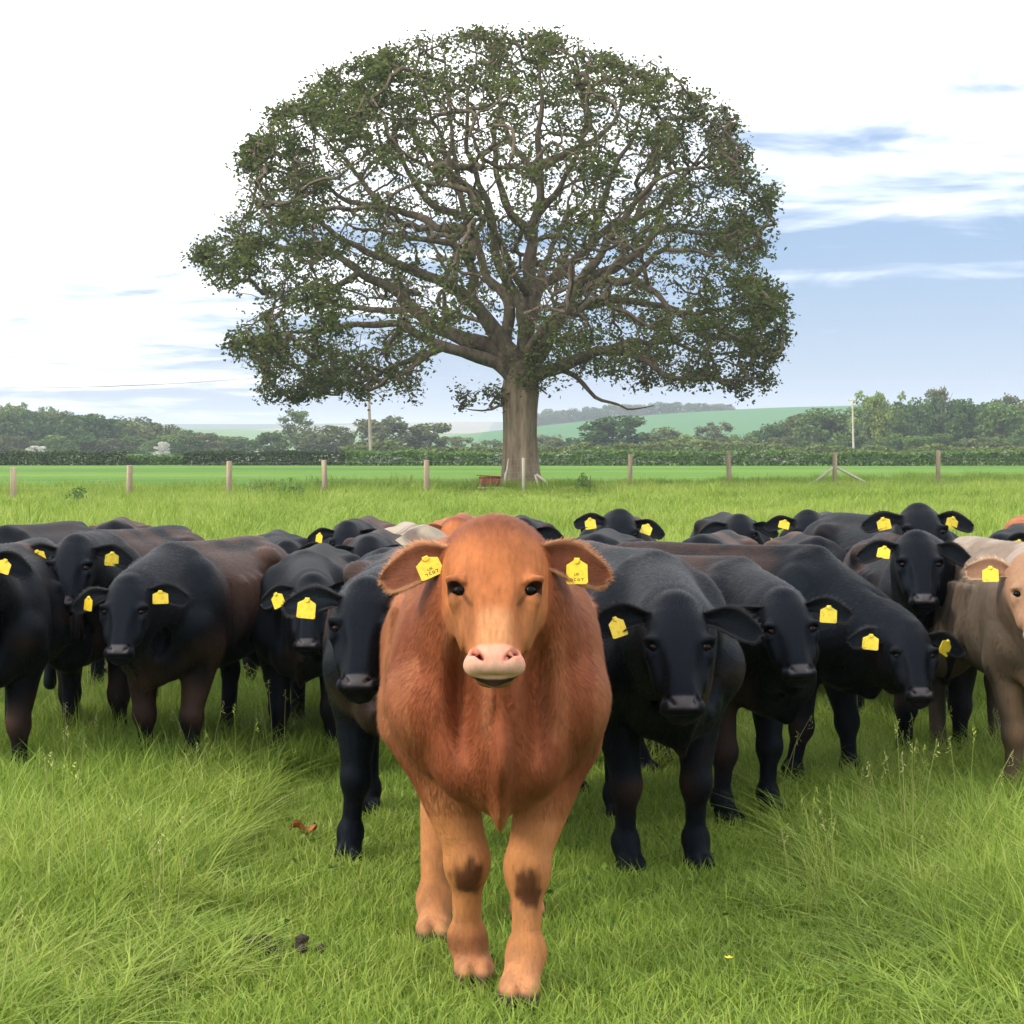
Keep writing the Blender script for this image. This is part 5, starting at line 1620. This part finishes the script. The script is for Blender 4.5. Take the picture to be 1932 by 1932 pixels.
def boxes_mesh(name, boxes):
    bm = bmesh.new()
    for c, s, rz, rx in boxes:
        q = bmesh.ops.create_cube(bm, size=1.0)
        M = Matrix.Translation(c) @ Matrix.Rotation(rz, 4, 'Z') @ Matrix.Rotation(rx, 4, 'Y') @ Matrix.Diagonal((*s, 1))
        bmesh.ops.transform(bm, matrix=M, verts=q['verts'])
    bmesh.ops.bevel(bm, geom=list(bm.edges), offset=0.006, segments=1, affect='EDGES')
    me = bpy.data.meshes.new(name); bm.to_mesh(me); bm.free()
    return me
def feeder():
    p = px(924, HOR, 70.2)
    root = empty('livestock_feeder', (p.x, 70.2, 0.0), 0.25)
    tag(root, 'rusty red metal feed trough standing in the grass beside the oak trunk', 'feeder')
    link_mesh('trough_body', boxes_mesh('trough_body', [((0, 0, 0.44), (0.66, 0.42, 0.26), 0, 0)]), M_RUST, root)
    link_mesh('lid', boxes_mesh('lid', [((-0.02, 0, 0.595), (0.80, 0.50, 0.035), 0, 0.06)]), M_RUST, root)
    for sx in (-0.28, 0.28):
        for sy in (-0.16, 0.16):
            link_mesh('leg', boxes_mesh('leg', [((sx, sy, 0.15), (0.05, 0.05, 0.34), 0, 0)]), M_RUST, root)
    link_mesh('rail', boxes_mesh('rail', [((0.0, -0.23, 0.20), (0.95, 0.04, 0.05), 0, 0)]), M_PALE, root)
    for k in range(4):
        link_mesh('slat', boxes_mesh('slat', [((-0.24 + 0.16 * k, -0.213, 0.44), (0.02, 0.015, 0.25), 0, 0)]), M_RUST, root)
feeder()
def stick(label, pts, rad, d):
    W = [np.array(px(x, y, dd)) for (x, y), dd in zip(pts, d)]
    b = W[0].copy()
    P, u = smooth_line(np.array(W), 0.1, 0.012, np.random.default_rng(len(label)))
    me = log_mesh('branch', list(P - b), list(rad * (1 - 0.6 * u)), 8, 0.003, 8)
    o = link_mesh('fallen_branch', me, M_PALE); o.location = b
    tag(o, label, 'branch')
stick('bleached curved branch leaning on the oak trunk beside the trough', [(944, 932), (949, 918), (953, 905), (956, 885), (960, 866)], 0.055, [71.6, 71.9, 72.2, 72.6, 73.2])
stick('short bleached stick standing beside the rusty trough', [(896, 932), (893, 920), (888, 908), (882, 900)], 0.05, [71.6] * 4)
def hurdle():
    p = px(1012, HOR, 72.6)
    root = empty('broken_hurdle', (p.x, 72.6, 0))
    tag(root, 'broken pale wooden hurdle leaning at the foot of the oak', 'hurdle')
    a, b, c = np.array((0, 0, 0.62)), np.array((0.62, -0.2, 0.08)), np.array((0.1, -0.2, 0.06))
    for s, e in ((a, b), (c, b), (a - (0.05, 0, 0.02), c)):
        link_mesh('rail', log_mesh('rail', [s, (s + e) / 2 + (0, 0, 0.03), e], [0.04, 0.04, 0.035], 7, 0.003, 9), M_PALE, root)
    for k in (0.2, 0.4, 0.6, 0.8):
        s, e = a + (b - a) * k, c + (b - c) * k
        link_mesh('slat', log_mesh('slat', [s, (s + e) / 2, e], [0.02, 0.02, 0.02], 6, 0.002, 10), M_LIMB, root)
hurdle()
def weeds():
    r = np.random.default_rng(31)
    for i, (x, y, w, h) in enumerate(((545, 950, 0.9, 0.75), (480, 950, 0.7, 0.6), (1100, 934, 0.5, 0.75), (150, 955, 0.7, 0.55))):
        d = CAM_H * F / (y - HOR)
        p = px(x, HOR, d)
        n = 420
        c = r.normal(0, 1, (n, 3)) * np.array((w * 0.4, w * 0.3, 0)); c[:, 2] = r.random(n) * h * np.exp(-(c[:, 0] ** 2) / (0.3 * w * w + 0.01))
        V, Fq, C = leaf_cloud(c, 0.085, r, val=np.clip(r.normal(0.45, 0.2, n), 0, 1))
        root = empty('nettle_clump', (p.x, d, 0))
        tag(root, ('tall broad clump of nettles midway along the fence', 'smaller clump of nettles next to the tall broad one', 'narrow clump of nettles by the fence near the oak', 'low clump of nettles by the outer fence post')[i], 'plant', 'nettle clumps along the fence')
        link_mesh('foliage', mesh_np('foliage', V, Fq, False, C), FOL['verge'], root)['kind'] = 'stuff'
        VV, FF, off = [], [], 0
        for k in range(9):
            q = c[r.integers(n)]
            v, f = tube(np.array([(q[0] * 0.8, q[1] * 0.8, 0), (q[0] * 0.9, q[1], h * 0.4), (q[0], q[1], h * 0.85)]), np.array([0.01, 0.008, 0.005]), 3)
            VV.append(v); FF.append(f + off); off += len(v)
        link_mesh('stems', mesh_np('stems', np.concatenate(VV), np.concatenate(FF)), M_LIMB, root)['kind'] = 'stuff'
weeds()
# ------------------------------------------------------------------ grass
def grass_mat(name, stops):
    m, nt, b = new_mat(name)
    a = nt.nodes.new('ShaderNodeAttribute'); a.attribute_name = 'coat'
    ga = nt.nodes.new('ShaderNodeAttribute'); ga.attribute_type = 'INSTANCER'; ga.attribute_name = 'tone'
    mx = nt.nodes.new('ShaderNodeMath'); mx.operation = 'MULTIPLY_ADD'
    nt.links.new(ga.outputs['Fac'], mx.inputs[0]); mx.inputs[1].default_value = 0.5
    h2 = nt.nodes.new('ShaderNodeMath'); h2.operation = 'MULTIPLY'; h2.inputs[1].default_value = 0.5
    nt.links.new(a.outputs['Fac'], h2.inputs[0]); nt.links.new(h2.outputs[0], mx.inputs[2])
    col = ramp(nt, mx.outputs[0], stops)
    nt.links.new(col, b.inputs['Base Color'])
    b.inputs['Roughness'].default_value = 0.55
    b.inputs['Specular IOR Level'].default_value = 0.25
    t = nt.nodes.new('ShaderNodeBsdfTranslucent'); nt.links.new(col, t.inputs['Color'])
    ms = nt.nodes.new('ShaderNodeMixShader'); ms.inputs[0].default_value = 0.35
    nt.links.new(b.outputs[0], ms.inputs[1]); nt.links.new(t.outputs[0], ms.inputs[2])
    nt.links.new(ms.outputs[0], nt.nodes['Material Output'].inputs['Surface'])
    return m
M_GRASS = grass_mat('grass_blades', [(0.0, (0.050, 0.110, 0.014)), (0.28, (0.125, 0.218, 0.026)), (0.56, (0.245, 0.350, 0.045)), (0.84, (0.39, 0.46, 0.10)), (1.0, (0.52, 0.48, 0.24))])

def blades(n, rad, lmin, lmax, wid, lean, r, seg=3, droop=0.5, square=False):
    """n curved tapering blades around the origin"""
    a = r.uniform(0, 2 * np.pi, n); q = rad * np.sqrt(r.random(n))
    root = np.stack([q * np.cos(a), q * np.sin(a), np.full(n, -0.01)], 1)
    if square: root[:, :2] = r.uniform(-rad, rad, (n, 2))
    L = r.uniform(lmin, lmax, n) * np.where(r.random(n) < 0.12, 1.25, 1.0)
    da = a + r.normal(0, 1.2, n); ln = np.abs(r.normal(0, lean, n)) + 0.05
    dirh = np.stack([np.cos(da), np.sin(da), np.zeros(n)], 1)
    side = np.stack([-np.sin(da), np.cos(da), np.zeros(n)], 1)
    tw = r.uniform(-1.2, 1.2, n)[:, None]
    side = side * np.cos(tw) + dirh * np.sin(tw)
    w = wid * r.uniform(0.6, 1.3, n)
    rows = []
    for k in range(seg + 1):
        t = k / seg
        c = root + dirh * (L * (ln * t + droop * r.uniform(0.2, 1, n) * 0 + droop * ln * 1.6 * t * t))[:, None] + np.array((0, 0, 1.0)) * (L * (t - 0.28 * droop * t * t * (0.5 + ln)))[:, None]
        ww = (w * (1 - t ** 2.2) * (0.75 + 0.25 * min(1, t * 4)))[:, None]
        if k < seg: rows += [c - side * ww * 0.5, c + side * ww * 0.5]
        else: rows += [c]
    V = np.stack(rows, 1); m = V.shape[1]
    T = []
    for k in range(seg - 1):
        T += [(2 * k, 2 * k + 1, 2 * k + 3), (2 * k, 2 * k + 3, 2 * k + 2)]
    T += [(2 * seg - 2, 2 * seg - 1, 2 * seg)]
    T = np.array(T)
    Fc = (np.arange(n)[:, None, None] * m + T[None]).reshape(-1, 3)
    val = np.clip(r.normal(0.5, 0.30, n), 0, 1)
    return V.reshape(-1, 3), Fc, np.repeat(val, m)

def seed_stalks(n, r, h):
    VV, FF, CC, off = [], [], [], 0
    for k in range(n):
        a = r.uniform(0, 6.28); q = r.uniform(0, 0.08); le = r.uniform(0.05, 0.35); H = h * r.uniform(0.75, 1.15)
        b = np.array((q * math.cos(a), q * math.sin(a), 0)); t = b + np.array((math.cos(a) * le * H, math.sin(a) * le * H, H))
        m = (b + t) / 2 + np.array((0, 0, 0.06))
        v, f = tube(np.array([b, m, t]), np.array([0.0016, 0.0014, 0.001]), 3)
        f = np.concatenate([f[:, [0, 1, 2]], f[:, [0, 2, 3]]])
        VV.append(v); FF.append(f + off); CC.append(np.full(len(v), r.uniform(0.7, 1.0))); off += len(v)
        ns = 9
        c = t + np.array([(r.normal(0, 0.006), r.normal(0, 0.006), -0.075 * i / ns) for i in range(ns)])
        lv, lf, _ = leaf_cloud(c, 0.018, r, flat=0.0, aspect=0.3)
        lf = np.concatenate([lf[:, [0, 1, 2]], lf[:, [0, 2, 3]]])
        VV.append(lv); FF.append(lf + off); CC.append(np.full(len(lv), r.uniform(0.8, 1.2))); off += len(lv)
    return np.concatenate(VV), np.concatenate(FF), np.concatenate(CC)

def tuft_collection(name, makers):
    col = bpy.data.collections.new(name)
    for i, mk in enumerate(makers):
        V, Fc, v = mk
        me = mesh_np('tuft', V, Fc, True, np.clip(v, 0, 1)[:, None].repeat(3, 1))
        me.materials.append(M_GRASS)
        o = bpy.data.objects.new(name + '_tuft_%02d' % i, me)
        col.objects.link(o)
    return col

def scatter(name, label, col, P, idx, scl, tone, r, tilt=0.12, spin=None):
    n = len(P)
    me = bpy.data.meshes.new(name)
    me.vertices.add(n); me.vertices.foreach_set('co', np.asarray(P, np.float32).ravel())
    rot = np.stack([r.normal(0, tilt, n), r.normal(0, tilt, n), r.uniform(0, 6.28, n) if spin is None else spin], 1).astype(np.float32)
    a = me.attributes.new('rot', 'FLOAT_VECTOR', 'POINT'); a.data.foreach_set('vector', rot.ravel())
    a = me.attributes.new('scl', 'FLOAT_VECTOR', 'POINT'); a.data.foreach_set('vector', np.asarray(scl, np.float32).ravel())
    a = me.attributes.new('idx', 'INT', 'POINT'); a.data.foreach_set('value', np.asarray(idx, np.int32))
    a = me.attributes.new('tone', 'FLOAT', 'POINT'); a.data.foreach_set('value', np.clip(tone, 0, 1).astype(np.float32))
    o = link_mesh(name, me)
    me.materials.append(M_GRASS)
    ng = bpy.data.node_groups.new(name + '_nodes', 'GeometryNodeTree')
    ng.interface.new_socket('Geometry', in_out='INPUT', socket_type='NodeSocketGeometry')
    ng.interface.new_socket('Geometry', in_out='OUTPUT', socket_type='NodeSocketGeometry')
    N, L = ng.nodes.new, ng.links.new
    gi, go = N('NodeGroupInput'), N('NodeGroupOutput')
    ci = N('GeometryNodeCollectionInfo'); ci.inputs['Collection'].default_value = col
    ci.inputs['Separate Children'].default_value = True; ci.inputs['Reset Children'].default_value = True
    ip = N('GeometryNodeInstanceOnPoints'); ip.inputs['Pick Instance'].default_value = True
    def attr(nm, ty):
        x = N('GeometryNodeInputNamedAttribute'); x.data_type = ty; x.inputs['Name'].default_value = nm
        return x.outputs['Attribute']
    e2r = N('FunctionNodeEulerToRotation')
    L(attr('rot', 'FLOAT_VECTOR'), e2r.inputs[0])
    L(gi.outputs[0], ip.inputs['Points']); L(ci.outputs[0], ip.inputs['Instance'])
    L(attr('idx', 'INT'), ip.inputs['Instance Index']); L(e2r.outputs[0], ip.inputs['Rotation']); L(attr('scl', 'FLOAT_VECTOR'), ip.inputs['Scale'])
    L(ip.outputs[0], go.inputs[0])
    md = o.modifiers.new('scatter', 'NODES'); md.node_group = ng
    tag(o, label, 'grass', kind='stuff')
    return o

def build_grass():
    r = np.random.default_rng(77)
    longs = [blades(360, 0.128, 0.14, 0.34, 0.0062, 0.30, r, 3, 0.9, True) for _ in range(7)]
    shorts = [blades(420, 0.128, 0.040, 0.095, 0.0056, 0.40, r, 2, 0.7, True) for _ in range(5)]
    seeds = [seed_stalks(4, r, 0.46) for _ in range(3)]
    col = tuft_collection('near_grass', longs + shorts + seeds)
    # near field
    def pts(n, y0, y1):
        # even in area over the wedge the photograph sees, with margin
        y = np.sqrt(r.uniform(y0 ** 2, y1 ** 2, n)); x = r.uniform(-1, 1, n) * (0.275 * y + 0.9)
        return np.stack([x, y, np.zeros(n)], 1)
    cell = 0.25
    gx, gy = np.meshgrid(np.arange(-8.0, 8.0, cell), np.arange(3.2, 16.6, cell), indexing='ij')
    P = np.stack([gx.ravel(), gy.ravel(), np.zeros(gx.size)], 1)
    P = P[np.abs(P[:, 0]) < 0.30 * P[:, 1] + 2.4]
    n = len(P)
    P[:, :2] += r.uniform(-0.02, 0.02, (n, 2))
    edge = 0.20 * (vnoise(P, 1.1, 2) - 0.5) * 2 + 0.12 * (vnoise(P, 3.0, 4) - 0.5) * 2
    path = smooth01(0.22, -0.10, np.abs(P[:, 0] - 0.05) - 1.02 - edge) * smooth01(11.5, 9.3, P[:, 1])
    nz = vnoise(P, 0.9, 9) * 0.6 + vnoise(P, 2.7, 11) * 0.4
    is_short = r.random(n) < path
    idx = np.where(is_short, r.integers(7, 12, n), r.integers(0, 7, n))
    near_path = smooth01(1.9, 1.1, np.abs(P[:, 0] - 0.05)) * smooth01(11.5, 9.3, P[:, 1])
    hgt = np.where(is_short, 0.75 + 0.6 * nz, (0.42 + 0.85 * nz) * (0.80 + 0.35 * smooth01(7.0, 9.5, P[:, 1])) * (1 - 0.35 * near_path) * (1 + 0.35 * smooth01(1.0, 1.6, np.abs(P[:, 0] - 0.05)) * smooth01(9.5, 7.5, P[:, 1])))
    scl = np.stack([np.ones(n), np.ones(n), hgt * r.uniform(0.9, 1.1, n)], 1)
    tone = 0.52 + 0.5 * (vnoise(P, 0.7, 21) - 0.5) + 0.3 * (vnoise(P, 3.5, 22) - 0.5) + r.normal(0, 0.04, n) + 0.05 * (~is_short)
    quarter = r.integers(0, 4, n) * (math.pi / 2)
    ns = 170
    Ps = pts(ns * 2, 5.0, 16.0); Ps = Ps[np.abs(Ps[:, 0]) > 0.95][:ns]; ns = len(Ps)
    Pa = np.concatenate([P, Ps]); ia = np.concatenate([idx, r.integers(12, 15, ns)])
    sa = np.concatenate([scl, r.uniform(0.6, 1.05, (ns, 1)) * np.ones((1, 3))]); ta = np.concatenate([tone, r.uniform(0.6, 1.0, ns)])
    za = np.concatenate([quarter, r.uniform(0, 6.28, ns)])
    scatter('grass', 'lush green pasture grass around the cattle, short in the middle and long at both sides', col, Pa, ia, sa, ta, r, 0.04, za)
    # far pasture: coarser tufts up to the fence
    far = [blades(420, 0.85, 0.16, 0.34, 0.014, 0.30, r, 3, 0.8) for _ in range(6)]
    fcol = tuft_collection('far_grass', far)
    n = 3900
    y = 15.5 + (92 - 15.5) * r.random(n) ** 0.85
    x = r.uniform(-1, 1, n) * (0.30 * y + 3.0)
    P = np.stack([x, y, np.zeros(n)], 1)
    lim = 77.5 + 0.62 * x + 11.0 * (vnoise(P, 0.35, 6) - 0.5)
    P = P[y < lim]; n = len(P)
    nz = vnoise(P, 0.25, 14)
    mow = (np.abs(P[:, 0] - 0.1) < 2.8) & (P[:, 1] > 52) & (P[:, 1] < 70)
    h = (0.7 + 0.6 * nz) * np.where(mow, 0.3, 1.0) * (1 + 0.35 * smooth01(-9, -2, P[:, 1] - (74 + 0.62 * P[:, 0])))
    scl = np.stack([np.full(n, 1.0), np.full(n, 1.0), h], 1) * r.uniform(0.8, 1.2, n)[:, None]
    edge = smooth01(-7, -1, P[:, 1] - (74 + 0.62 * P[:, 0]))
    tone = 0.64 + 0.35 * (nz - 0.5) + r.normal(0, 0.12, n) - 0.25 * edge
    scatter('grass', 'sunlit meadow grass stretching from the herd back to the fence', fcol, P, r.integers(0, 6, n), scl, tone, r)
build_grass()

# ------------------------------------------------------------------ small things in the grass
def small_things():
    r = np.random.default_rng(5)
    def gp(x, y):
        d = CAM_H * F / (y - HOR); p = px(x, HOR, d); return Vector((p.x, d, 0))
    # dead dock leaf
    n, m = 9, 7
    S, T = np.meshgrid(np.linspace(0, 1, n), np.linspace(-1, 1, m), indexing='ij')
    V = np.stack([S * 0.11 - 0.055, T * 0.032 * np.sin(np.pi * np.clip(S * 0.92 + 0.05, 0, 1)), 0.055 + 0.02 * T * T + 0.018 * np.sin(S * 7) + 0.008 * np.sin(T * 6)], 2).reshape(-1, 3)
    i, j = np.meshgrid(np.arange(n - 1), np.arange(m - 1), indexing='ij'); i, j = i.ravel(), j.ravel()
    o = link_mesh('dead_leaf', mesh_np('dead_leaf', V, np.stack([i * m + j, (i + 1) * m + j, (i + 1) * m + j + 1, i * m + j + 1], 1)), make_plain('dead_leaf_brown', (0.42, 0.12, 0.03), 0.7))
    o.location = gp(566, 1592); o.rotation_euler = (0.25, 0.1, 0.3)
    tag(o, 'curled orange brown dead leaf lying in the short grass', 'leaf')
    # dark crumbled soil
    V, Fc, off = [], [], 0
    bm = bmesh.new()
    for k in range(40):
        q = bmesh.ops.create_icosphere(bm, subdivisions=1, radius=r.uniform(0.010, 0.028))
        c = Vector((r.normal(0, 0.085), r.normal(0, 0.05), 0.012 + 0.045 * r.random()))
        for v in q['verts']: v.co = Vector((v.co.x * r.uniform(.8, 1.2), v.co.y, v.co.z * 0.8)) + c
    me = bpy.data.meshes.new('soil_heap'); bm.to_mesh(me); bm.free()
    o = link_mesh('soil_heap', me, make_plain('dark_soil', (0.030, 0.020, 0.014), 0.95)); o.location = gp(505, 1812)
    tag(o, 'small heap of dark crumbled soil at the edge of the long grass', 'soil')
    # buttercup
    root = empty('buttercup', gp(1378, 1895)); tag(root, 'single yellow buttercup in the short grass near the red cow', 'flower')
    M_Y = make_plain('buttercup_yellow', (0.80, 0.60, 0.01), 0.4)
    V, Fq = tube(np.array([(0, 0, 0), (0.004, 0, 0.07), (0, 0, 0.125)]), np.array([0.0015, 0.0013, 0.001]), 5)
    link_mesh('stem', mesh_np('stem', V, Fq), FOL['mid'], root)
    for k in range(5):
        a = 2 * math.pi * k / 5
        bm = bmesh.new()
        pts = [(0, 0, 0), (0.009, -0.006, 0.003), (0.014, 0, 0.006), (0.009, 0.006, 0.003)]
        vs_ = [bm.verts.new((x * math.cos(a) - y * math.sin(a), x * math.sin(a) + y * math.cos(a), 0.125 + z)) for x, y, z in pts]
        bm.faces.new(vs_)
        me = bpy.data.meshes.new('petal'); bm.to_mesh(me); bm.free()
        link_mesh('petal', me, M_Y, root)
    # broad clover and dock leaves
    n = 70
    y = np.sqrt(r.uniform(5.2 ** 2, 9 ** 2, n)); x = r.uniform(-0.9, 1.5, n)
    c = np.stack([x, y, r.uniform(0.05, 0.10, n)], 1)
    c = np.repeat(c, 3, axis=0) + r.normal(0, 0.012, (3 * n, 3)) * np.array((1, 1, 0.3))
    V, Fq, C = leaf_cloud(c, 0.022, r, flat=0.9, aspect=1.0)
    o = link_mesh('clover', mesh_np('clover', V, Fq, False, C), M_GRASS); tag(o, 'scattered round clover leaves among the short grass', 'clover', kind='stuff')
small_things()

# ------------------------------------------------------------------ haze
def build_haze():
    bm = bmesh.new(); bmesh.ops.create_cube(bm, size=1.0)
    me = bpy.data.meshes.new('haze'); bm.to_mesh(me); bm.free()
    o = link_mesh('haze', me)
    o.scale = (9000, 7400, 84); o.location = (0, 3500, 30.0)
    m = bpy.data.materials.new('haze'); m.use_nodes = True
    nt = m.node_tree; nt.nodes.clear()
    out = nt.nodes.new('ShaderNodeOutputMaterial'); v = nt.nodes.new('ShaderNodeVolumePrincipled')
    v.inputs['Color'].default_value = (0.80, 0.89, 1.0, 1)
    v.inputs['Density'].default_value = 0.00030
    v.inputs['Anisotropy'].default_value = 0.0
    nt.links.new(v.outputs[0], out.inputs['Volume'])
    me.materials.append(m)
    tag(o, 'thin blue haze over the distant hills', 'haze', kind='stuff')
build_haze()
